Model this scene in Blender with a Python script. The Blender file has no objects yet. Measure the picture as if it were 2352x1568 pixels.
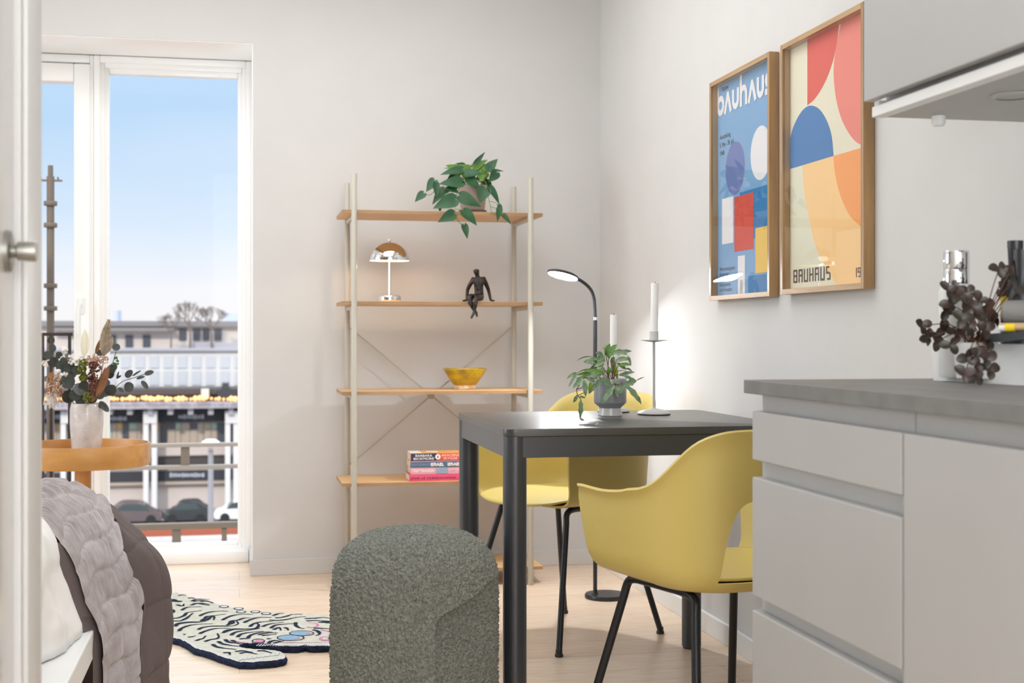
import bpy, bmesh, math, random
from mathutils import Vector, Matrix, noise
random.seed(7)
C = bpy.context.scene.collection
SC = bpy.context.scene
PI = math.pi

# ------------------------------------------------------------------ camera, world, light, exposure
FPX = 3093.0                      # focal length for a 2352 px wide frame
TH = math.atan(626 / FPX)         # camera yaw to the right of the room's long axis
HZ = 770.0                        # pixel row of the horizon
EYE = 0.98
cam = bpy.data.cameras.new('camera'); camo = bpy.data.objects.new('camera', cam); C.objects.link(camo)
camo.location = (0, 0, EYE); camo.rotation_euler = (PI / 2, 0, -TH)
cam.sensor_width = 36; cam.lens = FPX / 2352 * 36; cam.shift_y = (HZ - 784) / 2352
cam.clip_start = 0.05; cam.clip_end = 1500
cam.dof.use_dof = True; cam.dof.focus_distance = 3.55; cam.dof.aperture_fstop = 5.6
SC.camera = camo

W = bpy.data.worlds.new('sky'); SC.world = W; W.use_nodes = True
nt = W.node_tree; nt.nodes.clear()
o_ = nt.nodes.new('ShaderNodeOutputWorld'); bg = nt.nodes.new('ShaderNodeBackground')
tc = nt.nodes.new('ShaderNodeTexCoord'); sep = nt.nodes.new('ShaderNodeSeparateXYZ')
rp = nt.nodes.new('ShaderNodeValToRGB'); nz = nt.nodes.new('ShaderNodeTexNoise'); ad = nt.nodes.new('ShaderNodeMath'); mu = nt.nodes.new('ShaderNodeMath')
nz.inputs['Scale'].default_value = 3.2; nz.inputs['Detail'].default_value = 3
mp = nt.nodes.new('ShaderNodeMapping'); mp.inputs['Scale'].default_value = (1, 1, 3)
nt.links.new(tc.outputs['Generated'], mp.inputs[0]); nt.links.new(mp.outputs[0], nz.inputs['Vector'])
mu.operation = 'MULTIPLY_ADD'; mu.inputs[1].default_value = -0.09; mu.inputs[2].default_value = 0.045
ad.operation = 'ADD'
nt.links.new(tc.outputs['Generated'], sep.inputs[0]); nt.links.new(nz.outputs[0], mu.inputs[0])
nt.links.new(sep.outputs[2], ad.inputs[0]); nt.links.new(mu.outputs[0], ad.inputs[1]); nt.links.new(ad.outputs[0], rp.inputs[0])
el = rp.color_ramp.elements
el[0].position = 0.0; el[0].color = (0.97, 0.95, 0.96, 1)
el[1].position = 1.0; el[1].color = (2.4, 2.7, 3.1, 1)
for p, c_ in ((0.035, (0.94, 0.95, 0.99, 1)), (0.085, (0.74, 0.86, 1.0, 1)), (0.15, (0.52, 0.73, 0.97, 1)), (0.22, (0.56, 0.76, 0.98, 1)), (0.45, (2.2, 2.5, 2.9, 1))):
    e = el.new(p); e.color = c_
nt.links.new(rp.outputs[0], bg.inputs[0]); bg.inputs[1].default_value = 1.0; nt.links.new(bg.outputs[0], o_.inputs[0])

def lamp(name, kind, loc, rot, power, color=(1, 1, 1), size=(1, 1), **k):
    l = bpy.data.lights.new(name, kind); l.energy = power; l.color = color
    if kind == 'AREA':
        l.shape = k.get('shape', 'RECTANGLE'); l.size = size[0]
        if l.shape in ('RECTANGLE', 'ELLIPSE'): l.size_y = size[1]
        if 'spread' in k: l.spread = k['spread']
    elif kind == 'POINT': l.shadow_soft_size = size[0]
    ob = bpy.data.objects.new(name, l); C.objects.link(ob); ob.location = loc; ob.rotation_euler = rot
    return ob
# unseen area lights added as fill, from overhead, behind the camera and the left
lamp('fill_overhead_living', 'AREA', (0.1, 3.9, 2.57), (0, 0, 0), 36, (.965, 0.985, 1.0), (2.0, 2.2))
lamp('fill_overhead_hall', 'AREA', (0.35, 0.9, 2.57), (0, 0, 0), 7, (.98, 0.985, 1.0), (0.8, 2.4))
lamp('fill_rear', 'AREA', (0.6, -1.35, 1.5), (PI / 2, 0, 0), 72, (0.95, 0.975, 1.0), (1.7, 2.1))
lamp('fill_left', 'AREA', (-3.0, 4.5, 1.5), (0, -PI / 2, 0), 46, (0.90, 0.96, 1.0), (1.8, 1.6))
sun = bpy.data.lights.new('sun', 'SUN'); sun.energy = 2.2; sun.angle = math.radians(2); sun.color = (1, .95, .88)
so_ = bpy.data.objects.new('sun', sun); C.objects.link(so_); so_.rotation_euler = Vector((.30, 1, -.62)).to_track_quat('-Z', 'Y').to_euler()
SC.view_settings.view_transform = 'Standard'; SC.view_settings.look = 'None'
SC.view_settings.exposure = 0.0; SC.view_settings.gamma = 1.0
SC.view_settings.use_curve_mapping = False
SC.cycles.use_denoising = True
SC.cycles.max_bounces = 10; SC.cycles.diffuse_bounces = 5; SC.cycles.transparent_max_bounces = 16
SC.cycles.caustics_reflective = False; SC.cycles.caustics_refractive = False
SC.cycles.sample_clamp_indirect = 6

# ------------------------------------------------------------------ helpers
def at(px, py, x=None, y=None, z=None):
    """world point seen at a pixel of the 2352x1568 photograph on the plane x=, y= or z= (used for measuring)"""
    a = (px - 1176) / FPX; b = (HZ - py) / FPX
    d = Vector((math.sin(TH) + a * math.cos(TH), math.cos(TH) - a * math.sin(TH), b))
    if x is not None: t = x / d.x
    elif y is not None: t = y / d.y
    else: t = (z - EYE) / d.z
    return Vector((0, 0, EYE)) + d * t

def lin(c):
    r = []
    for v in c:
        v = v / 255.0
        r.append(v / 12.92 if v <= 0.04045 else ((v + 0.055) / 1.055) ** 2.4)
    return (r[0], r[1], r[2], 1)
MATS = {}
def mat(name, col, rough=0.5, metal=0.0, bump=0, bscale=50, var=None, vscale=5, emit=None, estr=0, sub=0, coat=0, crough=.03, spec=0.5, vdist=(1, 1, 1), trans=0):
    m = bpy.data.materials.new(name); m.use_nodes = True; n = m.node_tree; b = n.nodes['Principled BSDF']
    b.inputs['Base Color'].default_value = lin(col); b.inputs['Roughness'].default_value = rough; b.inputs['Metallic'].default_value = metal
    b.inputs['Specular IOR Level'].default_value = spec
    if coat: b.inputs['Coat Weight'].default_value = coat; b.inputs['Coat Roughness'].default_value = crough
    if sub:
        b.inputs['Subsurface Weight'].default_value = sub; b.inputs['Subsurface Radius'].default_value = (0.02, 0.02, 0.02)
    if trans: b.inputs['Transmission Weight'].default_value = trans
    if emit: b.inputs['Emission Color'].default_value = lin(emit); b.inputs['Emission Strength'].default_value = estr
    t = n.nodes.new('ShaderNodeTexCoord'); mp = n.nodes.new('ShaderNodeMapping'); mp.inputs['Scale'].default_value = vdist
    n.links.new(t.outputs['Object'], mp.inputs[0])
    nz = n.nodes.new('ShaderNodeTexNoise'); nz.inputs['Scale'].default_value = vscale; nz.inputs['Detail'].default_value = 4
    n.links.new(mp.outputs[0], nz.inputs['Vector'])
    r = n.nodes.new('ShaderNodeValToRGB'); r.color_ramp.elements[0].position = 0.3; r.color_ramp.elements[1].position = 0.7
    r.color_ramp.elements[0].color = lin(var if var else [v * 0.985 for v in col]); r.color_ramp.elements[1].color = lin(col)
    n.links.new(nz.outputs[0], r.inputs[0]); n.links.new(r.outputs[0], b.inputs['Base Color'])
    if bump:
        n2 = n.nodes.new('ShaderNodeTexNoise'); n2.inputs['Scale'].default_value = bscale; n2.inputs['Detail'].default_value = 3
        n.links.new(mp.outputs[0], n2.inputs['Vector'])
        bp = n.nodes.new('ShaderNodeBump'); bp.inputs['Strength'].default_value = bump; bp.inputs['Distance'].default_value = 0.01
        n.links.new(n2.outputs[0], bp.inputs['Height']); n.links.new(bp.outputs[0], b.inputs['Normal'])
    MATS[name] = m
    return m
def wood(name, col, dark, axis='x', scale=6, rough=0.45, stretch=14):
    m = mat(name, col, rough, var=dark, vscale=scale, vdist={'x': (1, stretch, stretch), 'y': (stretch, 1, stretch), 'z': (stretch, stretch, 1)}[axis])
    return m
def glass(name, tint=(1, 1, 1, 1), refl=0.06):
    m = bpy.data.materials.new(name); m.use_nodes = True; n = m.node_tree; n.nodes.clear()
    o = n.nodes.new('ShaderNodeOutputMaterial'); mx = n.nodes.new('ShaderNodeMixShader'); t = n.nodes.new('ShaderNodeBsdfTransparent'); g = n.nodes.new('ShaderNodeBsdfGlossy')
    t.inputs[0].default_value = tint; g.inputs['Roughness'].default_value = 0.0
    ge = n.nodes.new('ShaderNodeNewGeometry'); vm = n.nodes.new('ShaderNodeVectorMath'); vm.operation = 'DOT_PRODUCT'
    n.links.new(ge.outputs['Normal'], vm.inputs[0]); n.links.new(ge.outputs['Incoming'], vm.inputs[1])
    def mth(op, x, y=None):
        q = n.nodes.new('ShaderNodeMath'); q.operation = op
        for i, v in enumerate((x, y)):
            if v is None: continue
            if isinstance(v, (int, float)): q.inputs[i].default_value = v
            else: n.links.new(v, q.inputs[i])
        return q.outputs[0]
    # Schlick reflectance of a clear pane, the same from both sides
    f = mth('ADD', mth('MULTIPLY', mth('POWER', mth('SUBTRACT', 1.0, mth('ABSOLUTE', vm.outputs['Value'])), 5), 1 - refl), refl)
    n.links.new(f, mx.inputs[0]); n.links.new(t.outputs[0], mx.inputs[1]); n.links.new(g.outputs[0], mx.inputs[2]); n.links.new(mx.outputs[0], o.inputs[0])
    MATS[name] = m
    return m

def newbm(): return bmesh.new()
def mi(bm, n0, k):
    bm.faces.ensure_lookup_table()
    for f in bm.faces[n0:]: f.material_index = k
def box(bm, x0, x1, y0, y1, z0, z1, k=0, bev=0.0, seg=2):
    n0 = len(bm.faces)
    r = bmesh.ops.create_cube(bm, size=1.0)
    vs = r['verts']
    for v in vs:
        v.co = Vector((x0 if v.co.x < 0 else x1, y0 if v.co.y < 0 else y1, z0 if v.co.z < 0 else z1))
    if bev:
        es = list({e for v in vs for e in v.link_edges})
        bmesh.ops.bevel(bm, geom=es, offset=bev, segments=seg, affect='EDGES', profile=0.5)
    if k: mi(bm, n0, k)
def quad(bm, pts, k=0):
    f = bm.faces.new([bm.verts.new(p) for p in pts]); f.material_index = k
    return f
def lathe(bm, prof, c=(0, 0, 0), seg=48, k=0, cap=True):
    rings = []
    for r, z in prof:
        if r < 1e-5: rings.append([bm.verts.new((c[0], c[1], c[2] + z))])
        else: rings.append([bm.verts.new((c[0] + r * math.cos(2 * PI * i / seg), c[1] + r * math.sin(2 * PI * i / seg), c[2] + z)) for i in range(seg)])
    for a, b in zip(rings, rings[1:]):
        for i in range(seg):
            j = (i + 1) % seg
            if len(a) == 1 and len(b) == 1: continue
            if len(a) == 1: f = bm.faces.new((a[0], b[j], b[i]))
            elif len(b) == 1: f = bm.faces.new((a[i], a[j], b[0]))
            else: f = bm.faces.new((a[i], a[j], b[j], b[i]))
            f.material_index = k
    if cap:
        for rg in (rings[0], rings[-1]):
            if len(rg) > 1:
                f = bm.faces.new(rg); f.material_index = k
def tube(bm, pts, rad, seg=12, k=0, cap=True):
    pts = [Vector(p) for p in pts]; rs = rad if isinstance(rad, (list, tuple)) else [rad] * len(pts)
    rings = []; up = None
    for i, p in enumerate(pts):
        d = (pts[min(i + 1, len(pts) - 1)] - pts[max(i - 1, 0)])
        if d.length < 1e-9: d = Vector((0, 0, 1))
        d.normalize()
        if up is None:
            up = Vector((0, 0, 1)) if abs(d.z) < 0.9 else Vector((1, 0, 0))
        s = d.cross(up)
        if s.length < 1e-6: s = d.orthogonal()
        s.normalize(); up = s.cross(d).normalized()
        rings.append([bm.verts.new(p + (s * math.cos(2 * PI * j / seg) + up * math.sin(2 * PI * j / seg)) * rs[i]) for j in range(seg)])
    for a, b in zip(rings, rings[1:]):
        for j in range(seg):
            f = bm.faces.new((a[j], a[(j + 1) % seg], b[(j + 1) % seg], b[j])); f.material_index = k
    if cap:
        for rg in (rings[0], rings[-1]):
            f = bm.faces.new(rg); f.material_index = k
def smooth_path(pts, n=8):
    pts = [Vector(p) for p in pts]; out = []
    P = [pts[0] * 2 - pts[1]] + pts + [pts[-1] * 2 - pts[-2]]
    for i in range(1, len(P) - 2):
        for j in range(n):
            t = j / n
            out.append(0.5 * ((2 * P[i]) + (-P[i - 1] + P[i + 1]) * t + (2 * P[i - 1] - 5 * P[i] + 4 * P[i + 1] - P[i + 2]) * t * t + (-P[i - 1] + 3 * P[i] - 3 * P[i + 1] + P[i + 2]) * t ** 3))
    out.append(pts[-1])
    return out
def prism(bm, poly, axis, a0, a1, k=0, bev=0):
    """polygon in the two other axes, extruded along axis from a0 to a1"""
    def P(u, v, a): return {'x': (a, u, v), 'y': (u, a, v), 'z': (u, v, a)}[axis]
    A = [bm.verts.new(P(u, v, a0)) for u, v in poly]; B = [bm.verts.new(P(u, v, a1)) for u, v in poly]
    n = len(poly); fs = [bm.faces.new(A), bm.faces.new(B)]
    for i in range(n): fs.append(bm.faces.new((A[i], A[(i + 1) % n], B[(i + 1) % n], B[i])))
    for f in fs: f.material_index = k
    if bev:
        es = list({e for f in fs[:2] for e in f.edges})
        bmesh.ops.bevel(bm, geom=es, offset=bev, segments=3, affect='EDGES', profile=0.5)
def ball(bm, c, r, k=0, sub=1, sc=(1, 1, 1)):
    n0 = len(bm.faces)
    g = bmesh.ops.create_icosphere(bm, subdivisions=sub, radius=1)
    for v in g['verts']: v.co = Vector((v.co.x * r * sc[0], v.co.y * r * sc[1], v.co.z * r * sc[2])) + Vector(c)
    if k: mi(bm, n0, k)
def rrect(x0, x1, y0, y1, r, n=6):
    o = []
    for cx, cy, a in ((x1 - r, y1 - r, 0), (x0 + r, y1 - r, 90), (x0 + r, y0 + r, 180), (x1 - r, y0 + r, 270)):
        for i in range(n + 1):
            t = math.radians(a + 90 * i / n); o.append((cx + r * math.cos(t), cy + r * math.sin(t)))
    return o
def obj(name, bm, mats, parent=None, smooth=True, ang=40, recalc=True):
    if recalc: bmesh.ops.recalc_face_normals(bm, faces=bm.faces[:])
    me = bpy.data.meshes.new(name)
    if smooth:
        for f in bm.faces: f.smooth = True
        lim = math.radians(ang)
        for e in bm.edges:
            if len(e.link_faces) == 2 and e.calc_face_angle(0) > lim: e.smooth = False
    bm.to_mesh(me); bm.free()
    for m in (mats if isinstance(mats, (list, tuple)) else [mats]): me.materials.append(m)
    o = bpy.data.objects.new(name, me); C.objects.link(o)
    if parent is not None: put(o, parent)
    return o
LOCAL = set()
def put(o, parent):
    """meshes are written in world coordinates: keep them there under a placed empty"""
    o.parent = parent
    if parent.type == 'EMPTY' and parent.name not in LOCAL: o.matrix_parent_inverse = parent.matrix_basis.inverted()
def tag(o, label=None, cat=None, group=None, kind=None):
    if label: o['label'] = label
    if cat: o['category'] = cat
    if group: o['group'] = group
    if kind: o['kind'] = kind
    return o
def thing(name, label, cat, loc=(0, 0, 0), rz=0.0, group=None, local=False):
    o = bpy.data.objects.new(name, None); C.objects.link(o); o.empty_display_size = 0.1
    o.location = loc; o.rotation_euler = (0, 0, rz)
    if local: LOCAL.add(o.name)
    return tag(o, label, cat, group)
def struct(name, bm, m, parent=None, **k):
    o = obj(name, bm, m, parent, **k)
    if parent is None: o['kind'] = 'structure'
    return o
def copy_tree(o, parent=None):
    c = o.copy(); C.objects.link(c)
    if parent is not None: c.parent = parent
    for ch in list(o.children): copy_tree(ch, c)
    return c
def bake(o):
    bpy.context.view_layer.update()
    dg = bpy.context.evaluated_depsgraph_get(); e = o.evaluated_get(dg)
    me = bpy.data.meshes.new_from_object(e, preserve_all_data_layers=True, depsgraph=dg)
    o.modifiers.clear(); o.data = me
    return o
def text_into(bm, s, M, k=0, size=1.0, bold=0.0, align='LEFT', sx=1.0, box_w=None):
    cu = bpy.data.curves.new('t', 'FONT'); cu.body = s; cu.size = size; cu.offset = bold; cu.align_x = align; cu.resolution_u = 3
    to = bpy.data.objects.new('t', cu); C.objects.link(to); bpy.context.view_layer.update()
    dg = bpy.context.evaluated_depsgraph_get(); me = bpy.data.meshes.new_from_object(to.evaluated_get(dg))
    bpy.data.objects.remove(to); n0 = len(bm.verts); f0 = len(bm.faces)
    if box_w:
        w = max(v.co.x for v in me.vertices) - min(v.co.x for v in me.vertices); x0 = min(v.co.x for v in me.vertices)
        for v in me.vertices: v.co.x = (v.co.x - x0) * box_w / w
    bm.from_mesh(me); bm.verts.ensure_lookup_table(); bm.faces.ensure_lookup_table()
    for v in bm.verts[n0:]: v.co = M @ Vector((v.co.x * sx, v.co.y, v.co.z))
    for f in bm.faces[f0:]: f.material_index = k
    bpy.data.meshes.remove(me)
def leaf(bm, base, tip, nrm, width, kind='lance', bend=0.0, fold=0.12, k=0, n=8):
    base = Vector(base); tip = Vector(tip); d = tip - base; L = d.length
    if L < 1e-6: return
    dn = d / L; nrm = Vector(nrm); s = dn.cross(nrm)
    if s.length < 1e-5: s = dn.orthogonal()
    s.normalize(); up = s.cross(dn).normalized()
    if kind == 'heart': T = [-0.13, -0.03, 0.08, 0.22, 0.4, 0.58, 0.75, 0.9, 1.0]; Wd = [0.52, 0.88, 1.0, 1.0, 0.88, 0.66, 0.4, 0.16, 0.0]
    elif kind == 'round': T = [0, 0.06, 0.2, 0.4, 0.6, 0.8, 0.94, 1.0]; Wd = [0.1, 0.5, 0.85, 1.0, 0.98, 0.78, 0.42, 0.05]
    else: T = [0, 0.1, 0.25, 0.42, 0.6, 0.76, 0.9, 1.0]; Wd = [0.12, 0.5, 0.86, 1.0, 0.92, 0.68, 0.34, 0.0]
    rows = []
    for i, (t, w) in enumerate(zip(T, Wd)):
        c = base + d * t + up * (bend * 4 * max(t, 0) * (1 - t)) * L
        hw = w * width / 2
        mid = c if not (kind == 'heart' and i == 0) else base + d * 0.0 + up * 0.0
        wav = fold * hw
        if kind == 'lance' and n != 8: hw *= 1 + .16 * math.sin(t * 19 + n); c = c + up * .02 * L * math.sin(t * 9 + n)
        rows.append((bm.verts.new(c - s * hw + up * wav), bm.verts.new(c - s * hw * 0.5 + up * wav * 0.35), bm.verts.new(mid), bm.verts.new(c + s * hw * 0.5 + up * wav * 0.35), bm.verts.new(c + s * hw + up * wav)))
    for a, b in zip(rows, rows[1:]):
        for j in range(4):
            f = bm.faces.new((a[j], a[j + 1], b[j + 1], b[j])); f.material_index = k

# ------------------------------------------------------------------ materials
M = MATS
mat('wall_paint', (211, 210, 209), 0.85, bump=0.03, bscale=300)
mat('ceiling_paint', (235, 233, 229), 0.9)
mat('white_trim', (238, 239, 238), 0.35)
mat('window_white', (250, 250, 249), 0.3)
mat('door_gloss', (192, 190, 186), 0.16, coat=0.3)
mat('cabinet_white', (178, 178, 177), 0.4)
mat('cabinet_recess', (187, 187, 186), 0.5)
mat('worktop_grey', (122, 121, 119), 0.5, bump=0.1, bscale=400, var=(108, 107, 105), vscale=18)
mat('table_black', (44, 47, 52), 0.4, spec=0.5, coat=.45, crough=.26)
mat('table_top', (56, 54, 52), 0.38, coat=.4, crough=.25)
mat('table_edge', (86, 88, 90), 0.35)
mat('chair_yellow', (204, 183, 103), 0.42, bump=0.02, bscale=900, sub=0.0)
mat('black_metal', (38, 38, 40), 0.38, metal=0.3)
mat('lamp_black', (44, 46, 50), 0.3, metal=0.3)
mat('cream_metal', (188, 183, 170), 0.35)
wood('oak_x', (226, 186, 136), (206, 162, 110), 'x', 5)
wood('oak_edge', (176, 140, 100), (156, 122, 88), 'x', 8)
wood('oak_frame', (176, 138, 88), (150, 114, 70), 'z', 5, .3)
wood('oak_frame_y', (190, 154, 106), (166, 130, 86), 'y', 5)
for _n in ('oak_frame', 'oak_frame_y'): M[_n].node_tree.nodes['Principled BSDF'].inputs['Coat Weight'].default_value = .6; M[_n].node_tree.nodes['Principled BSDF'].inputs['Coat Roughness'].default_value = .2
wood('oak_table', (204, 152, 88), (184, 130, 68), 'x', 4, 0.4, 6)
wood('oak_stem', (200, 148, 86), (184, 130, 70), 'z', 4, 0.45, 10)
mat('chrome', (235, 235, 235), 0.04, metal=1.0)
mat('steel', (150, 148, 142), 0.35, metal=0.9)
mat('silver', (220, 220, 222), 0.2, metal=1.0)
mat('warm_glow', (255, 230, 190), 0.5, emit=(255, 208, 150), estr=9)
mat('white_glow', (255, 255, 255), 0.5, emit=(238, 244, 255), estr=22)
mat('bronze', (66, 58, 54), 0.34, metal=0.65, bump=0.3, bscale=90, var=(44, 40, 40), vscale=40)
mat('leaf_dark', (40, 92, 50), 0.42, var=(30, 74, 42), vscale=30)
mat('leaf_light', (106, 148, 50), 0.45, var=(74, 122, 42), vscale=30)
mat('leaf_fern', (134, 156, 126), 0.38, bump=.3, bscale=200, var=(80, 116, 74), vscale=60)
mat('leaf_lime', (150, 182, 40), 0.5, var=(120, 160, 30), vscale=50, sub=0.1)
mat('stem_green', (118, 132, 60), 0.6)
mat('stem_brown', (92, 58, 40), 0.6)
mat('soil', (58, 46, 38), 0.95, bump=0.6, bscale=150)
mat('clay_pot', (184, 168, 158), 0.8, var=(172, 154, 146), vscale=14)
mat('clay_saucer', (128, 106, 102), 0.8)
mat('grey_glaze', (150, 153, 154), 0.25, coat=0.3)
mat('pale_glaze', (196, 197, 195), 0.25, coat=0.3)
mat('candle', (240, 240, 238), 0.5, sub=0.2)
mat('wick', (30, 28, 26), 0.9)
mat('holder_grey', (196, 196, 194), 0.4)
mat('bowl_yellow', (202, 172, 14), 0.12, var=(150, 116, 10), vscale=28, bump=0.25, bscale=60, coat=0.6)
mat('bowl_foot', (226, 204, 180), 0.5, var=(176, 128, 50), vscale=45)
mb = mat('stool_boucle', (154, 156, 147), 0.95, var=(122, 125, 116), vscale=120, spec=0.2)
_n = mb.node_tree; _v = _n.nodes.new('ShaderNodeTexVoronoi'); _v.inputs['Scale'].default_value = 260; _b = _n.nodes.new('ShaderNodeBump'); _b.inputs['Strength'].default_value = 1.0; _b.inputs['Distance'].default_value = .004; _b.invert = True
_n.links.new([q for q in _n.nodes if q.type == 'TEX_COORD'][0].outputs['Object'], _v.inputs['Vector']); _n.links.new(_v.outputs['Distance'], _b.inputs['Height']); _n.links.new(_b.outputs[0], _n.nodes['Principled BSDF'].inputs['Normal'])
mat('sheet_white', (236, 235, 233), 0.9, bump=0.1, bscale=20)
mat('quilt_light', (186, 180, 181), 0.6, var=(156, 146, 146), vscale=20, spec=0.4)
mat('quilt_rose', (160, 142, 138), 0.8, spec=0.3)
mat('quilt_brown', (104, 93, 92), 0.85, bump=0.12, bscale=200, spec=0.25)
mat('rug_cream', (240, 240, 226), 0.98, bump=1.0, bscale=260, var=(222, 222, 208), vscale=60, spec=0.1)
mat('rug_white', (236, 238, 240), 0.98, bump=1.0, bscale=260, spec=0.1)
mat('rug_navy', (52, 60, 84), 0.98, bump=1.0, bscale=200, var=(36, 42, 62), vscale=90, spec=0.1)
mat('rug_pink', (222, 150, 186), 0.98, bump=0.8, bscale=260, spec=0.1)
mat('rug_blue', (150, 184, 212), 0.98, bump=0.8, bscale=260, spec=0.1)
glass('pane_glass', refl=.003); glass('poster_glass', refl=.05)
# floor: pale birch strips
m = bpy.data.materials.new('birch_floor'); m.use_nodes = True; n = m.node_tree; b = n.nodes['Principled BSDF']; MATS['birch_floor'] = m
tc = n.nodes.new('ShaderNodeTexCoord'); mp = n.nodes.new('ShaderNodeMapping'); mp.inputs['Rotation'].default_value = (0, 0, 0)
br = n.nodes.new('ShaderNodeTexBrick'); br.inputs['Scale'].default_value = 1.0; br.inputs['Brick Width'].default_value = 1.4; br.inputs['Row Height'].default_value = 0.19
br.inputs['Mortar Size'].default_value = 0.0012; br.inputs['Color1'].default_value = lin((238, 219, 197)); br.inputs['Color2'].default_value = lin((228, 206, 182)); br.inputs['Mortar'].default_value = lin((196, 172, 146))
gr = n.nodes.new('ShaderNodeTexNoise'); gm = n.nodes.new('ShaderNodeMapping'); gm.inputs['Scale'].default_value = (3, 26, 1); gr.inputs['Scale'].default_value = 2.2; gr.inputs['Detail'].default_value = 6; gr.inputs['Distortion'].default_value = 1.4
gc = n.nodes.new('ShaderNodeValToRGB'); gc.color_ramp.elements[0].position = 0.35; gc.color_ramp.elements[0].color = lin((232, 214, 196)); gc.color_ramp.elements[1].position = 0.62; gc.color_ramp.elements[1].color = (1, 1, 1, 1)
mx = n.nodes.new('ShaderNodeMix'); mx.data_type = 'RGBA'; mx.blend_type = 'MULTIPLY'; mx.inputs[0].default_value = 0.55
n.links.new(tc.outputs['Object'], mp.inputs[0]); n.links.new(mp.outputs[0], br.inputs['Vector']); n.links.new(tc.outputs['Object'], gm.inputs[0]); n.links.new(gm.outputs[0], gr.inputs['Vector'])
n.links.new(gr.outputs[0], gc.inputs[0]); n.links.new(br.outputs['Color'], mx.inputs[6]); n.links.new(gc.outputs[0], mx.inputs[7]); n.links.new(mx.outputs[2], b.inputs['Base Color'])
b.inputs['Roughness'].default_value = 0.32

# ------------------------------------------------------------------ setting
XR, YB, YF = 1.519, 5.60, 5.95      # right wall, back wall, window frame plane
XL, YR, ZC = -3.2, -1.5, 2.6
OX0, OX1, OZ = -1.45, 0.0535, 2.173 # window opening
bm = newbm(); box(bm, XL - .1, XR + .15, YR - .1, YF + .12, -0.1, 0.0); struct('floor', bm, M['birch_floor'])
bm = newbm(); box(bm, XL - .1, XR + .15, YR - .1, YB + .5, ZC, ZC + .1); struct('ceiling', bm, M['ceiling_paint'])
bm = newbm()
box(bm, OX1, XR + .15, YB, YF + .12, 0, ZC); box(bm, XL - .1, OX0, YB, YF + .12, 0, ZC); box(bm, OX0, OX1, YB, YF + .12, OZ, ZC)
struct('wall_back', bm, M['wall_paint'], smooth=False)
bm = newbm(); box(bm, XR, XR + .15, YR - .1, YB, 0, ZC); struct('wall_right', bm, M['wall_paint'], smooth=False)
bm = newbm(); box(bm, XL - .1, XL, YR - .1, YB, 0, ZC); struct('wall_side', bm, M['wall_paint'], smooth=False)
bm = newbm(); box(bm, XL, XR, YR - .1, YR, 0, ZC); struct('wall_rear', bm, M['wall_paint'], smooth=False)
# partition with the closed hall door, close on the left
PX = -0.272
DZ = 2.1
bm = newbm(); box(bm, PX - .12, PX, 1.80, 1.985, 0, ZC, bev=.002); box(bm, PX - .12, PX, YR, 0.94, 0, ZC); box(bm, PX - .12, PX, 0.94, 1.80, DZ, ZC)
struct('wall_left', bm, M['wall_paint'], smooth=False)
bm = newbm(); box(bm, PX - .05, PX - .008, 0.945, 1.795, 0.005, DZ - .005, bev=.003)
dr = struct('door_2', bm, M['door_gloss'], smooth=False)
hx, hy, hz = PX - .008, 1.738, 1.083
def xl(prof, cx, cy, cz, seg=32):
    b2 = newbm(); lathe(b2, prof, seg=seg)
    for v in b2.verts: v.co = Vector((cx + v.co.z, cy + v.co.x, cz + v.co.y))
    return b2
obj('door_rosette', xl([(0.0, 0.0), (.026, 0), (.026, .005), (.023, .007), (0, .007)], hx, hy, hz), M['steel'], dr)
obj('door_knob', xl([(0.0, .006), (.008, .006), (.008, .012), (.0115, .014), (.0125, .034), (.0115, .036), (0, .036)], hx, hy, hz), M['steel'], dr)
bm = newbm(); box(bm, PX, PX + .008, 1.805, 1.915, 0, DZ + .07, bev=.003); box(bm, PX, PX + .008, 0.86, 0.935, 0, DZ + .07, bev=.003); box(bm, PX, PX + .008, 0.935, 1.805, DZ + .002, DZ + .07, bev=.003)
mat('casing_paint', (206, 206, 204), .4); struct('trim_1', bm, M['casing_paint'])
# baseboards
bm = newbm(); box(bm, OX1 - .012, XR - .012, YB - .014, YB, 0, .065, bev=.002); box(bm, OX1 - .012, OX1, YB, YF, 0, .065, bev=.002); struct('baseboard_back', bm, M['wall_paint'], smooth=False)
bm = newbm(); box(bm, XR - .014, XR, 2.3, YB - .014, 0, .065, bev=.002); struct('baseboard_right', bm, M['white_trim'], smooth=False)
# white lining of the window niche
bm = newbm(); box(bm, OX0, OX1, YB + .004, YF, OZ - .003, OZ); box(bm, OX1 - .0025, OX1, YB + .002, YF, .066, OZ - .003); struct('trim_2', bm, M['window_white'], smooth=False)

def frame(bm, x0, x1, z0, z1, w, y0, y1, bev=.004, wt=None, wb=None):
    wt = wt or w; wb = wb or w
    box(bm, x0, x0 + w, y0, y1, z0, z1, bev=bev); box(bm, x1 - w, x1, y0, y1, z0, z1, bev=bev)
    box(bm, x0 + w, x1 - w, y0, y1, z1 - wt, z1, bev=bev); box(bm, x0 + w, x1 - w, y0, y1, z0, z0 + wb, bev=bev)
xm = at(215, 700, y=YF).x; xg0 = at(249, 700, y=YF + .02).x; xg1 = at(545, 700, y=YF + .02).x
bm = newbm()
frame(bm, xm, OX1, 0, OZ - .004, .026, YF, YF + .09, wt=.03, wb=.055)
w1 = struct('window_1', bm, M['window_white'])
bm = newbm(); frame(bm, xm + .024, OX1 - .024, .05, OZ - .032, (xg0 - xm - .024) * .55, YF + .014, YF + .08, wt=.022, wb=.018); obj('sash_frame', bm, M['window_white'], w1)
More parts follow.
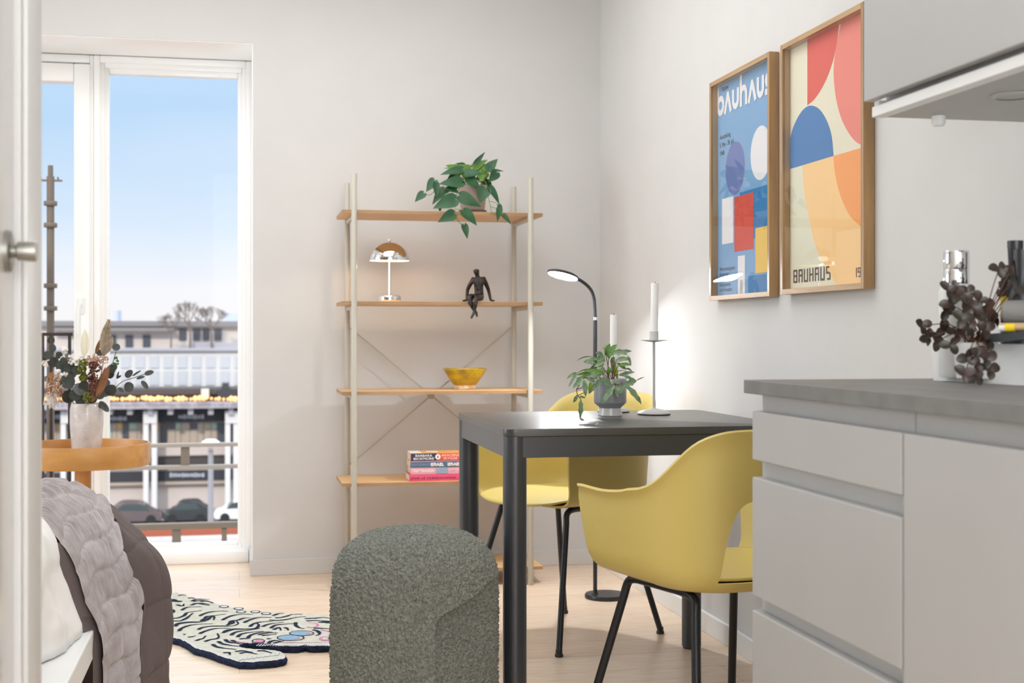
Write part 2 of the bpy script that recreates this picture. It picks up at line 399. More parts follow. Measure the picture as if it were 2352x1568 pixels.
bm = newbm(); w_ = (xg0 - xm - .024) * .55; frame(bm, xm + .022 + w_, OX1 - .022 - w_, .064, OZ - .05, .02, YF + .026, YF + .07, wt=.026, wb=.018); obj('glazing_bead', bm, M['window_white'], w1)
bm = newbm(); box(bm, xg0 - .01, xg1 + .01, YF + .045, YF + .049, .08, 2.1); obj('pane', bm, M['pane_glass'], w1, smooth=False)
bm = newbm(); box(bm, xm - .9, OX1 - .014, YF - .022, YF, 0, .05, bev=.004); obj('base_ledge', bm, M['window_white'], w1)
dx1 = xm; dgx = at(170, 700, y=YF).x; dx0 = OX0
bm = newbm(); frame(bm, dx0, dx1, 0, OZ - .004, .016, YF + .002, YF + .09, wt=.035, wb=.05)
d1 = struct('door_1', bm, M['window_white'])
bm = newbm(); frame(bm, dx0 + .014, dx1 - .014, .05, OZ - .045, dx1 - .014 - dgx, YF - .012, YF + .06, wt=.078, wb=.1, bev=.006); obj('door_sash', bm, M['window_white'], d1)
bm = newbm(); box(bm, dx0 + .05, dgx + .006, YF + .03, YF + .034, .14, 2.07); obj('pane', bm, M['pane_glass'], d1, smooth=False)
hp = at(185, 702, y=YF - .02)
bm = newbm(); box(bm, hp.x - .014, hp.x + .014, YF - .022, YF - .012, hp.z - .035, hp.z + .035, bev=.004); tube(bm, [(hp.x, YF - .02, hp.z), (hp.x, YF - .05, hp.z)], .008)
tube(bm, smooth_path([(hp.x, YF - .05, hp.z + .006), (hp.x - .003, YF - .053, hp.z - .03), (hp.x - .004, YF - .053, hp.z - .125)], 4), .0085); obj('door_handle', bm, M['white_trim'], d1)
# ------------------------------------------------------------------ kitchen
XF = 0.90; YE = 2.28
bm = newbm(); box(bm, .892, XR - .002, .5, 2.30, .876, .90, bev=.0015); tag(obj('kitchen_worktop', bm, M['worktop_grey'], smooth=False), 'mottled grey laminate kitchen worktop running along the right wall', 'worktop')
def base_unit(label, y0, y1, fronts, cat='kitchen cabinet'):
    t = thing('base_cabinet', label, cat, (1.2, (y0 + y1) / 2, 0), group=None)
    b = newbm(); box(b, XF + .02, XR - .016, y0 + .001, y1, .10, .874, bev=.001); box(b, XF + .07, XR - .02, y0 + .001, y1 - .02, 0.0, .10); obj('carcass', b, M['cabinet_recess'], t, smooth=False)
    for nm, z0, z1 in fronts:
        b = newbm(); box(b, XF, XF + .019, y0 + .002, y1 - .0015, z0, z1, bev=.002); obj(nm, b, M['cabinet_white'], t, smooth=False)
    return t
base_unit('white handleless kitchen drawer unit beside the yellow chair', 1.722, YE, [('drawer_front', .758, .845), ('drawer_front', .516, .727), ('drawer_front', .105, .489)])
base_unit('white kitchen base cabinet with one tall door right of the drawer unit', 1.12, 1.72, [('door', .105, .845)])
bm = newbm(); box(bm, XF + .012, XF + .02, 1.724, YE - .002, .85, .872); 
uc = thing('wall_cabinet', 'white handleless wall cabinet hanging above the worktop at upper right', 'kitchen cabinet', (1.3, 2.0, 1.38))
bm.free()
bm = newbm(); box(bm, 1.162, XR - .002, 1.5, 2.285, 1.40, 2.3, bev=.001); obj('carcass', bm, M['cabinet_recess'], uc, smooth=False)
bm = newbm(); box(bm, 1.123, 1.142, 1.5, 2.295, 1.408, 2.3, bev=.002); obj('door', bm, M['cabinet_white'], uc, smooth=False)
bm = newbm(); box(bm, 1.1365, 1.162, 1.5, 2.29, 1.379, 1.3985, bev=.002); box(bm, 1.142, 1.162, 2.272, 2.29, 1.3985, 1.408); obj('light_rail', bm, M['white_trim'], uc, smooth=False)
bm = newbm(); box(bm, 1.162, XR - .002, 1.5, 2.287, 1.380, 1.3995, bev=.001); obj('bottom_panel', bm, M['cabinet_recess'], uc, smooth=False)
bm = newbm(); lathe(bm, [(0, -.003), (.034, -.003), (.036, 0), (0, 0)], (1.26, 2.03, 1.3795)); lathe(bm, [(.026, -.0045), (.03, -.003)], (1.26, 2.03, 1.3795), cap=False)
tag(obj('recessed_spotlight', bm, M['cabinet_recess']), 'round flush spotlight set into the underside of the wall cabinet', 'spotlight')
p = at(2156, 280, y=2.25); bm = newbm(); lathe(bm, [(0, -.012), (.010, -.012), (.0125, -.006), (.0125, 0.006), (0, .006)], (p.x, p.y, 1.3735))
tag(obj('cupboard_fitting', bm, M['white_trim']), 'small white button-shaped fitting under the far end of the wall cabinet', 'fitting')

# things on the worktop
ZW = .90
tr = newbm()
cr = [(1.213, 2.205), (1.25, 1.62), (1.40, 1.63), (1.365, 2.215)]
def loft(bm, A, B, k=0, capA=False, capB=False):
    a = [bm.verts.new(p) for p in A]; b = [bm.verts.new(p) for p in B]; n = len(a)
    for i in range(n):
        f = bm.faces.new((a[i], a[(i + 1) % n], b[(i + 1) % n], b[i])); f.material_index = k
    if capA: bm.faces.new(a)
    if capB: bm.faces.new(b)
cx = sum(p[0] for p in cr) / 4; cy = sum(p[1] for p in cr) / 4
def sc(s, z): return [(cx + (p[0] - cx) * s, cy + (p[1] - cy) * s, z) for p in cr]
loft(tr, sc(1.0, ZW), sc(1.02, ZW + .066), capA=True); loft(tr, sc(1.02, ZW + .066), sc(.97, ZW + .066)); loft(tr, sc(.97, ZW + .066), sc(.95, ZW + .006), capB=True)
bmesh.ops.remove_doubles(tr, verts=tr.verts, dist=.0001)
crate = tag(obj('storage_tray', tr, M['white_trim'], smooth=False), 'low white tray holding bottles on the grey worktop', 'tray')
mat('bottle_white', (228, 228, 226), .3); mat('black_plastic', (42, 42, 44), .35); mat('yellow_label', (240, 206, 30), .4); mat('orange_label', (240, 150, 30), .4)
mat('grey_stone', (132, 130, 128), .6, bump=.2, bscale=90); mat('dark_teal', (34, 42, 48), .4); mat('spoon_wood', (196, 168, 120), .6)
def shiny(px, z, yy):
    p = at(px, 800, y=yy); return (p.x, yy, z)
g = thing('steel_capped_bottle', 'white bottle with a tall shiny steel cap standing in the tray', 'bottle', shiny(2197, ZW + .007, 2.14))
x, y, z = g.location
bm = newbm(); lathe(bm, [(0, 0), (.028, 0), (.030, .004), (.030, .148), (.027, .158), (0.022, .162), (0, .162)], (x, y, z)); obj('bottle_body', bm, M['bottle_white'], g)
bm = newbm(); lathe(bm, [(.021, .160), (.0218, .164), (.0218, .186), (.0212, .187), (.0218, .188), (.0218, .217), (.021, .219), (0, .219)], (x, y, z)); obj('cap', bm, M['chrome'], g)
for lab, px, yy, h, r, cap in (('tall black-necked bottle with a yellow label behind the purple leaves', 2332, 2.09, .235, .024, .0125), ('shorter black-capped bottle with a yellow label at the right frame edge', 2347, 2.02, .215, .022, .0120)):
    x, y, z = shiny(px, ZW + .007, yy)
    g = thing('oil_bottle', lab, 'bottle', (x, y, z), group=None)
    bm = newbm(); lathe(bm, [(0, 0), (r, 0), (r, h * .62), (r * .8, h * .69), (cap * .9, h * .74), (cap * .9, h * .8), (0, h * .8)], (x, y, z)); obj('bottle_body', bm, M['dark_teal'], g)
    bm = newbm(); lathe(bm, [(cap * .86, h * .74), (cap * .9, h * .8), (cap, h * .93), (cap * 1.05, h * .95), (cap * 1.05, h), (0, h)], (x, y, z)); obj('cap', bm, M['black_plastic'], g)
    bm = newbm(); lathe(bm, [(r + .0006, h * .44), (r + .0006, h * .60)], (x, y, z), cap=False); n0 = len(bm.faces); lathe(bm, [(r + .0012, h * .44), (r + .0012, h * .47)], (x, y, z), cap=False, k=1); obj('paper_label', bm, [M['yellow_label'], M['orange_label']], g)
# grey stone pestle lying across the tray, black-bladed wooden spatula beneath it
a = at(2303, 722, y=2.00); b_ = a + Vector((.17, -.16, .0)); a.z = b_.z = 1.018
bm = newbm(); tube(bm, [a, a + (b_ - a) * .02, a + (b_ - a) * .5, b_], [.014, .019, .02, .019], 24); tag(obj('pestle', bm, M['grey_stone']), 'thick grey stone cylinder lying across the bottles in the tray', 'pestle')
a = at(2296, 752, y=1.965); b_ = a + Vector((.16, -.15, .0)); g = thing('spatula', 'yellow-tipped wooden spatula lying on the tray rim', 'kitchen tool', a)
bm = newbm(); tube(bm, [a + Vector((0, 0, .001)), b_], .0065, 12); obj('handle', bm, M['spoon_wood'], g)
bm = newbm(); tube(bm, [a, a + (b_ - a).normalized() * .009], .0068, 12); tube(bm, [a + (b_ - a).normalized() * .009, a + (b_ - a).normalized() * .024], .0072, 12, k=1); obj('tip_ring', bm, [M['bottle_white'], M['yellow_label']], g)
bm = newbm(); q = [at(2275, 766, y=2.0), at(2352, 760, y=1.9), at(2420, 764, y=1.8), at(2350, 777, y=1.9), at(2275, 786, y=2.0)]
prism(bm, [(p.y, p.z) for p in q], 'x', q[0].x, q[0].x + .03); tag(obj('kitchen_utensil', bm, M['dark_teal'], smooth=False), 'dark wedge-shaped utensil lying on the tray rim below the wooden handle', 'utensil')

# burgundy-leaved trailing plant in the tray
mat('leaf_burgundy', (72, 50, 50), .4, var=(50, 52, 38), vscale=60); mat('leaf_plum', (92, 72, 70), .4, var=(60, 50, 44), vscale=60)
g = thing('trailing_plant', 'dark burgundy clover-leaved plant trailing over the white tray', 'plant', (1.25, 2.08, ZW + .01))
bm = newbm(); bs = newbm(); rr = random.Random(5)
cl = [(270, 940), (310, 1060), (400, 1090), (480, 980), (540, 1130), (500, 800), (540, 740), (520, 600), (590, 590), (700, 610), (650, 880), (680, 700), (620, 660), (760, 770), (830, 870), (870, 980), (850, 1100), (900, 1080), (700, 1240), (790, 1220), (790, 1320), (880, 1260), (920, 1370), (680, 1400), (780, 1440), (1040, 480), (1040, 620), (1000, 400), (1160, 470), (1190, 620), (820, 700), (900, 780), (950, 880), (600, 1020), (720, 960), (1120, 400), (1230, 500)]
root = at(2240, 800, y=2.07)
for (ax, ay) in cl:
    px, py = 2052 + ax / 4.127, 520 + ay / 4.127
    yy = 2.07 + rr.uniform(-.07, .03)
    if ay > 1100 and ax > 580: yy = 1.96 + rr.uniform(-.01, .02)
    if ax < 520 and ay > 800: yy = 2.10 + rr.uniform(-.03, .02)
    c = at(px, py, y=yy)
    tube(bs, smooth_path([root + Vector((rr.uniform(-.02, .02), rr.uniform(-.02, .02), 0)), (root + c) / 2 + Vector((0, -.01, .02)), c], 4), .0009, 5)
    a0 = rr.uniform(0, 6.28)
    for q in range(3):
        a = a0 + q * 2.09 + rr.uniform(-.2, .2); L = rr.uniform(.015, .0215)
        d = Vector((math.cos(a), rr.uniform(-.5, .5), math.sin(a))).normalized()
        leaf(bm, c, c + d * L, Vector((rr.uniform(-.4, .2), -1, rr.uniform(0, .6))), L * .85, 'round', .08, .25, k=rr.choice((0, 0, 1)))
obj('leaves', bm, [M['leaf_burgundy'], M['leaf_plum']], g); obj('stems', bs, M['stem_brown'], g)
bm = newbm(); lathe(bm, [(0, 0), (.03, 0), (.036, .06), (.033, .06), (.03, .05), (0, .05)], (root.x, root.y, ZW + .008)); obj('pot', bm, M['bottle_white'], g)

# ------------------------------------------------------------------ posters
def poster_base(nm, label, y0, y1, z0, z1):
    t = thing(nm, label, 'framed poster', (XR, (y0 + y1) / 2, z0))
    xf = 1.488; b = newbm(); w = .0145
    box(b, xf, XR - .001, y0, y0 + w, z0, z1, k=0, bev=.0008); box(b, xf, XR - .001, y1 - w, y1, z0, z1, k=0, bev=.0008)
    box(b, xf, XR - .001, y0 + w, y1 - w, z1 - w, z1, k=1, bev=.0008); box(b, xf, XR - .001, y0 + w, y1 - w, z0, z0 + w, k=1, bev=.0008)
    obj('frame', b, [M['oak_frame'], M['oak_frame_y']], t, smooth=False)
    b = newbm(); quad(b, [(xf + .004, y0 + w, z0 + w), (xf + .004, y1 - w, z0 + w), (xf + .004, y1 - w, z1 - w), (xf + .004, y0 + w, z1 - w)]); obj('glass', b, M['poster_glass'], t, smooth=False)
    return t
def pr(bm, pts, lay, k, src=None):
    """flat printed shape; pts are pixels measured on the print plane"""
    x = 1.512 - lay * .0002
    vs = []
    for (px, py) in pts:
        if src: px, py = src[0] + px / src[2], src[1] + py / src[2]
        q = at(px, py, x=1.512); vs.append((x, min(max(q.y, YLO), YHI), min(max(q.z, ZLO), ZHI)))
    out = [vs[0]]
    for v in vs[1:]:
        if (Vector(v) - Vector(out[-1])).length > 1e-5: out.append(v)
    f = bm.faces.new([bm.verts.new(v) for v in out]); f.material_index = k
def cat(pts, n=5):
    return [(p.x, p.y) for p in smooth_path([Vector((a, b, 0)) for a, b in pts], n)]
for nm, c in (('ink_cream', (232, 226, 202)), ('ink_red', (222, 84, 70)), ('ink_pink', (236, 130, 116)), ('ink_blue', (48, 118, 182)), ('ink_peach', (250, 206, 142)), ('ink_orange', (248, 160, 84)), ('ink_sand', (226, 224, 200)), ('ink_black', (44, 40, 44)), ('ink_brown', (74, 54, 48)), ('ink_sky', (118, 164, 208)), ('ink_white', (230, 230, 234)), ('ink_violet', (98, 116, 176)), ('ink_deep', (20, 118, 180)), ('ink_crimson', (206, 66, 52)), ('ink_yellow', (232, 192, 82)), ('ink_grey', (178, 180, 186))):
    mat(nm, c, .6)
# large geometric print
y0, y1, z0, z1 = 3.043, 3.556, 1.094, 1.793
t = poster_base('framed_poster', 'oak-framed cream poster of red, pink, blue and orange arcs nearest the wall cabinet', y0, y1, z0, z1)
YLO, YHI, ZLO, ZHI = y0 + .013, y1 - .013, z0 + .013, z1 - .013
S = (1600, 0, 2.24); bm = newbm()
inks = [M[k] for k in ('ink_cream', 'ink_red', 'ink_pink', 'ink_blue', 'ink_peach', 'ink_orange', 'ink_sand', 'ink_brown')]
quad(bm, [(1.512, YLO, ZLO), (1.512, YHI, ZLO), (1.512, YHI, ZHI), (1.512, YLO, ZHI)], 0)
def zpx(px, py): return at(px, py, x=1.512)
pr(bm, [(570, -200)] + [(570, 541)] + cat([(572, 541), (605, 512), (640, 462), (675, 392), (705, 302), (725, 200), (734, 110)]) + [(736, -200)], 1, 1, S)
pr(bm, [(850, -300), (752, -300)] + cat([(750, 90), (720, 230), (706, 340), (708, 430), (720, 520), (745, 610), (780, 680), (815, 725), (850, 748)]), 1, 2, S)
pr(bm, [(850, 761)] + [(440, 880), (440, 1600), (850, 1600)], 1, 6, S)
pr(bm, [(705, 802), (545, 852)] + cat([(545, 852), (550, 950), (565, 1050), (585, 1150), (610, 1260), (645, 1340), (690, 1420), (740, 1490)]) + [(860, 1600), (860, 757)], 2, 4, S)
pr(bm, [(705, 802), (860, 757), (860, 1180)] + cat([(838, 1158), (790, 1110), (750, 1030), (725, 950), (710, 870), (705, 802)])[:-1], 3, 5, S)
pr(bm, [(478, 870), (705, 801)] + cat([(705, 801), (695, 700), (670, 620), (632, 562), (590, 543), (553, 560), (518, 610), (490, 680), (474, 770), (468, 872)]), 3, 3, S)
# lettering is written along -y (towards the camera) with up = +z
def wallM(y, z, lay): return Matrix(((0, 0, -1, 1.512 - lay * .0002), (-1, 0, 0, y), (0, 1, 0, z), (0, 0, 0, 1)))
def blockword(bm, word, yS, z0_, h, w, gap, k):
    s = w * .24; g_ = {'B': ('l', 'r', 't', 'b', 'm'), 'A': ('l', 'r', 't', 'm'), 'U': ('l', 'r', 'b'), 'H': ('l', 'r', 'm'), 'S': ('lt', 'rb', 't', 'b', 'm'), '1': ('r',), '9': ('lt', 'r', 't', 'm', 'b')}
    y = yS
    for ch in word:
        def R(u0, u1, v0, v1):
            quad(bm, [(1.5108, y - u0, z0_ + v0), (1.5108, y - u1, z0_ + v0), (1.5108, y - u1, z0_ + v1), (1.5108, y - u0, z0_ + v1)], k)
        for q in g_[ch]:
            if q == 'l': R(0, s, 0, h)
            if q == 'r': R(w - s, w, 0, h)
            if q == 't': R(s, w - s, h - s * .8, h)
            if q == 'b': R(s, w - s, 0, s * .8)
            if q == 'm': R(s, w - s, h * .45, h * .45 + s * .8)
            if q == 'lt': R(0, s, h * .45, h)
            if q == 'rb': R(w - s, w, 0, h * .52)
        y -= w + gap
a = zpx(1823, 650); b2 = zpx(1908, 642); h = zpx(1823, 620).z - a.z
Wd = a.y - b2.y; lw = Wd / (7 + 6 * .35); blockword(bm, 'BAUHAUS', a.y, a.z, h, lw, lw * .35, 7)
a2 = zpx(1962, 637); blockword(bm, '19', a2.y, a2.z, h * .66, lw * .62, lw * .2, 7)
obj('print', bm, inks, t, smooth=False)
# blue exhibition print: plain generic shapes
y0, y1, z0, z1 = 3.637, 4.139, 1.092, 1.794
t = poster_base('framed_poster', 'oak-framed blue exhibition poster hanging left of the cream poster', y0, y1, z0, z1)
YLO, YHI, ZLO, ZHI = y0 + .013, y1 - .013, z0 + .013, z1 - .013
bm = newbm(); inks = [M[k] for k in ('ink_sky', 'ink_white', 'ink_violet', 'ink_deep', 'ink_crimson', 'ink_yellow', 'ink_grey', 'ink_black')]
quad(bm, [(1.512, YLO, ZLO), (1.512, YHI, ZLO), (1.512, YHI, ZHI), (1.512, YLO, ZHI)], 0)
def disc(cy_, cz_, r, lay, k, a0=0, a1=360):
    pts = []
    for i in range(49):
        a = math.radians(a0 + (a1 - a0) * i / 48); pts.append((1.512 - lay * .0002, min(max(cy_ + r * math.cos(a), YLO), YHI), cz_ + r * math.sin(a)))
    if a1 - a0 >= 359: pts = pts[:-1]
    bm.faces.new([bm.verts.new(p) for p in pts]).material_index = k
def rect(ya, yb, za, zb, lay, k): quad(bm, [(1.512 - lay * .0002, ya, za), (1.512 - lay * .0002, yb, za), (1.512 - lay * .0002, yb, zb), (1.512 - lay * .0002, ya, zb)], k)
disc(3.97, 1.50, .083, 1, 2); disc(3.76, 1.52, .08, 2, 1)
rect(YLO, 3.93, 1.27, 1.42, 1, 3); rect(3.985, 4.085, 1.27, 1.415, 2, 1); rect(3.815, 3.975, 1.24, 1.41, 3, 4)
rect(3.70, 3.80, 1.165, 1.30, 4, 5); rect(3.885, 3.945, 1.108, 1.225, 3, 1); rect(3.655, 3.86, 1.108, 1.160, 3, 3); rect(3.905, 3.925, 1.108, 1.15, 4, 6)
LAY = [4]
def ribbon(pts, w, k=1):
    """flat printed stroke of width w through (u, v) points, u along the sheet, v up"""
    x = 1.512 - LAY[0] * .00006 - .0006; LAY[0] += 1; P = [Vector((a, b, 0)) for a, b in pts]; L = []; R = []
    for i, p in enumerate(P):
        d = P[min(i + 1, len(P) - 1)] - P[max(i - 1, 0)]; n_ = Vector((-d.y, d.x, 0)).normalized()
        for o, lst in ((w / 2, L), (-w / 2, R)):
            q = p + n_ * o; lst.append(bm.verts.new((x, min(max(-q.x, YLO), YHI), min(q.y, ZHI))))
    for i in range(len(P) - 1): bm.faces.new((L[i], L[i + 1], R[i + 1], R[i])).material_index = k
def arc(cx_, cy_, rx, ry, a0, a1, n_=18): return [(cx_ + rx * math.cos(math.radians(a0 + (a1 - a0) * i / n_)), cy_ + ry * math.sin(math.radians(a0 + (a1 - a0) * i / n_))) for i in range(n_ + 1)]
def glyph(ch, px0, px1, zb_, h):
    u0, u1 = -zpx(px0, 240).y, -zpx(px1, 240).y; w = .0185; r = (u1 - u0 - w) / 2; cu = (u0 + u1) / 2; H = h - w / 2; m_ = zb_ + w / 2
    if ch == 'A': ribbon([(u0 + w * .4, zb_), (cu + w * .1, zb_ + h)], w); ribbon([(u1 - w * .4, zb_), (cu - w * .1, zb_ + h)], w)
    if ch == 'b': ribbon([(u0 + w / 2, zb_ + h * .5), (u0 + w / 2, ZHI)], w); ribbon(arc(cu, zb_ + h / 2, r, (h - w) / 2, 0, 360, 36), w)
    if ch == 'u': ribbon([(u0 + w / 2, zb_ + h)] + arc(cu, m_ + r, r, r, 180, 360) + [(u1 - w / 2, zb_ + h)], w)
    if ch == 'h': ribbon([(u0 + w / 2, zb_), (u0 + w / 2, zb_ + h * 1.6)], w); ribbon([(u0 + w / 2, zb_ + h - r - w)] + arc(cu, zb_ + H - r, r, r, 180, 0) + [(u1 - w / 2, zb_)], w)
    if ch == 's': q = (h - w) / 4; ribbon([(u1, zb_ + H)] + arc(u0 + w / 2 + q, zb_ + H - q, q, q, 90, 270) + arc(u0 + w / 2 + q * 2, zb_ + w / 2 + q, q, q, 90, -90) + [(u0, zb_ + w / 2)], w)
zb_ = zpx(1652, 268).z; xh = zpx(1652, 222).z - zb_
for ch, c0, c1 in (('b', 90, 292), ('A', 282, 500), ('u', 508, 702), ('h', 724, 932), ('A', 945, 1190), ('u', 1196, 1400), ('s', 1425, 1700)): glyph(ch, 1640 + c0 / 12.06, 1640 + c1 / 12.06, zb_, xh)
text_into(bm, '50 Jahre', wallM(4.083, zb_ + xh + .012, 6), 7, size=.017, bold=.0004)
for i, s in enumerate(('Ausstellung', '5. Mai - 28. Juli', '1968')): text_into(bm, s, wallM(4.105, 1.607 - i * .026, 6), 7, size=.021)
for i, s in enumerate(('Württembergischer', 'Kunstverein', 'Stuttgart', 'Kunstgebäude', 'am Schlossplatz')): text_into(bm, s, wallM(4.105, 1.186 - i * .0165, 6), 7, size=.017)
obj('print', bm, inks, t, smooth=False)

# ------------------------------------------------------------------ table
TX0, TX1, TY0, TY1, TZ = .651, 1.422, 3.306, 4.062, .745
t = thing('dining_table', 'square anthracite metal dining table with round legs by the right wall', 'table', ((TX0 + TX1) / 2, (TY0 + TY1) / 2, 0))
bm = newbm(); prism(bm, rrect(TX0, TX1, TY0, TY1, .032, 8), 'z', TZ - .019, TZ, bev=.0015); obj('tabletop', bm, [M['table_top']], t, ang=30)
bm = newbm(); r = .030
for (x0, x1, y0, y1) in ((TX0 + .03, TX1 - .03, TY0 + .006, TY0 + .024), (TX0 + .03, TX1 - .03, TY1 - .024, TY1 - .006), (TX0 + .006, TX0 + .024, TY0 + .03, TY1 - .03), (TX1 - .024, TX1 - .006, TY0 + .03, TY1 - .03)):
    box(bm, x0, x1, y0, y1, .672, TZ - .0195, bev=.001)
obj('apron', bm, M['table_black'], t, smooth=False)
for i, (sx, sy) in enumerate(((0, 0), (0, 1), (1, 1), (1, 0))):
    cx_ = TX0 + .0315 if not sx else TX1 - .0315; cy_ = TY0 + .0315 if not sy else TY1 - .0315
    bm = newbm(); lathe(bm, [(0, 0), (.027, 0), (.0275, .006), (.030, .008), (.0302, .012), (.0302, TZ - .0192), (0, TZ - .0192)], (cx_, cy_, 0), 40); obj('leg', bm, M['table_black'], t)

# ------------------------------------------------------------------ chairs
def chair_shell():
    NU, NV = 72, 26
    bm = newbm(); rows = []
    hw, yr = .248, -.262
    def plan(u):
        s = abs(u) * 1.0; sg = -1 if u < 0 else 1      # u -1..1 ; 0 = rear middle
        # rear superellipse for s<.55, straight side for the rest
        if s < .58:
            a = s / .58 * PI / 2; n_ = 2.9
            x = hw * (math.sin(a) ** (2 / n_)); y = -.04 + (yr + .04) * (math.cos(a) ** (2 / n_))
        else:
            k = (s - .58) / .42; x = hw - .012 * k * k; y = -.04 + k * .245
        return sg * x, y
    def top(u):
        s = abs(u)
        pts = [(0, .790), (.2, .787), (.32, .765), (.42, .715), (.5, .672), (.6, .650), (.75, .642), (.9, .644), (.96, .646), (1.0, .640)]
        for (a, za), (b, zb) in zip(pts, pts[1:]):
            if a <= s <= b:
                t = (s - a) / (b - a); t = t * t * (3 - 2 * t) if False else t
                return za + (zb - za) * t
        return pts[-1][1]
    tops = [top(-1 + 2 * i / NU) for i in range(NU + 1)]
    for _ in range(3): tops = [tops[0]] + [(tops[i - 1] + 2 * tops[i] + tops[i + 1]) / 4 for i in range(1, NU)] + [tops[-1]]
    for i in range(NU + 1):
        u = -1 + 2 * i / NU
        x, y = plan(u); zt = tops[i]; row = []
        # inward factor
        c = Vector((0, .02)); d = Vector((x, y)) - c
        fr = max(0, (abs(u) - .58) / .42)
        dirn = Vector((x, 0)) if fr > 0 else d       # sides fold straight inwards
        Ld = dirn.length; dn = dirn.normalized()
        zb = .4475
        pr_ = [(-.14, zb - .001), (-.10, zb - .001), (-.075, zb), (-.055, zb + .004), (-.04, zb + .011), (-.029, zb + .022), (-.022, zb + .036), (-.018, zb + .052)]
        for o, z in pr_: row.append((o, z))
        nz_ = NV - len(pr_)
        for j in range(1, nz_ + 1):
            k = j / nz_; z = zb + .052 + (zt - zb - .052) * k
            o = -.018 + .016 * k ** 1.0 + (.015 * max(0, (k - .84) / .16) ** 2)
            row.append((o, z))
        vs = []
        for o, z in row:
            q = Vector((x, y)) + dn * o
            yy = q.y
            if fr > 0: yy = y - (1 - min(1, (z - zb) / .19)) ** 2 * .030 * fr + (.022 * max(0, (z - zt + .03) / .03) ** 2 if i in (0, NU) else 0) * -1
            vs.append(bm.verts.new((q.x, yy, z)))
        rows.append(vs)
    for a, b in zip(rows, rows[1:]):
        for j in range(len(a) - 1): bm.faces.new((a[j], a[j + 1], b[j + 1], b[j]))
    return bm
def make_chair(label):
    t = thing('dining_chair', label, 'chair', group='yellow shell chairs at the table', local=True)
    sh = obj('shell', chair_shell(), M['chair_yellow'], t)
    md = sh.modifiers.new('s', 'SOLIDIFY'); md.thickness = .0065; md.offset = -1; md.use_even_offset = False
    cb = newbm()
    hole = []
    for (x, z) in smooth_path([Vector((p[0], p[1], 0)) for p in ((-.158, .475), (-.152, .53), (-.140, .59), (-.118, .63), (-.07, .645), (0, .65), (.07, .645), (.118, .63), (.140, .59), (.152, .53), (.158, .475))], 5) and [(p.x, p.y) for p in smooth_path([Vector((p[0], p[1], 0)) for p in ((-.158, .470), (-.152, .53), (-.140, .59), (-.118, .63), (-.07, .645), (0, .65), (.07, .645), (.118, .63), (.140, .59), (.152, .53), (.158, .470))], 5)]:
        hole.append((x, z))
    prism(cb, hole, 'y', -.5, -.12); bmesh.ops.recalc_face_normals(cb, faces=cb.faces[:])
    me = bpy.data.meshes.new('cut'); cb.to_mesh(me); cb.free(); co = bpy.data.objects.new('cut', me); C.objects.link(co)
    bo = sh.modifiers.new('b', 'BOOLEAN'); bo.operation = 'DIFFERENCE'; bo.object = co; bo.solver = 'EXACT'
    bake(sh); bpy.data.objects.remove(co)
    bm = newbm(); bm.from_mesh(sh.data)
    for f in bm.faces: f.smooth = True
    for e in bm.edges:
        if len(e.link_faces) == 2 and e.calc_face_angle(0) > math.radians(35): e.smooth = False
    bm.to_mesh(sh.data); bm.free()
    # seat pan
    bm = newbm(); NX, NY = 28, 28; g = []
    for i in range(NX + 1):
        col = []
        for j in range(NY + 1):
            u = -1 + 2 * i / NX; v = -1 + 2 * j / NY
            # square to rounded shape
            xx = u * math.sqrt(1 - .36 * v * v); yy = v * math.sqrt(1 - .36 * u * u)
            x = xx * (.214 if yy > 0 else .214 - .035 * yy * yy); y = yy * .232 + .022
            r2 = max(abs(u), abs(v))
            z = .470 - .008 * (1 - xx * xx) * (1 - yy * yy) + (-.020 * max(0, yy - .35) ** 2 / .42) + .004 * max(0, -yy) ** 3
            if abs(xx) > .5: z += .006 * (abs(xx) - .5)
            col.append(bm.verts.new((x, y, z)))
        g.append(col)
    for i in range(NX):
        for j in range(NY): bm.faces.new((g[i][j], g[i + 1][j], g[i + 1][j + 1], g[i][j + 1]))
    st = obj('seat', bm, M['chair_yellow'], t)
    md = st.modifiers.new('s', 'SOLIDIFY'); md.thickness = .006; md.offset = -1; bake(st)
    for f in st.data.polygons: f.use_smooth = True
    # under-seat plate
    bm = newbm(); prism(bm, rrect(-.17, .17, -.15, .16, .07, 8), 'z', .438, .4455, bev=.002); obj('seat_plate', bm, M['black_metal'], t)
    for sx in (-1, 1):
        for sy in (-1, 1):
            bm = newbm(); ft = Vector((sx * .222, sy * .235, .012)); kn = Vector((sx * .150, sy * .128, .424))
            d = (ft - kn).normalized()
            p = [Vector((sx * .146, sy * .05, .430)), Vector((sx * .148, sy * .095, .430)), Vector((sx * .150, sy * .118, .426)), Vector((sx * .1515, sy * .131, .414)), kn + d * .035, kn + d * .06, ft]
            tube(bm, p[:2] + smooth_path(p[1:5], 4)[1:] + p[5:], .0098, 14)
            lg = obj('leg', bm, M['black_metal'], t)
            bm = newbm(); lathe(bm, [(0, 0), (.012, 0), (.0135, .004), (.0125, .009), (.0105, .011), (.0105, .022), (0, .022)], (ft.x, ft.y, 0), 20); fc = obj('foot_cap', bm, M['black_metal']); fc.parent = lg
        bm = newbm(); tube(bm, [(sx * .146, -.06, .430), (sx * .146, .06, .430)], .0098, 14); obj('side_rail', bm, M['black_metal'], t)
    return t
ch = make_chair('yellow shell armchair in front, between the table and the kitchen drawers')
ch.location = (1.05, 2.876, 0); ch.rotation_euler = (0, 0, math.atan2(.29, .957))
ch2 = copy_tree(ch)
ch2['label'] = 'yellow shell armchair pushed under the far side of the table'
ch2.location = (1.04, 4.31, 0); ch2.rotation_euler = (0, 0, math.atan2(.85, -.52))
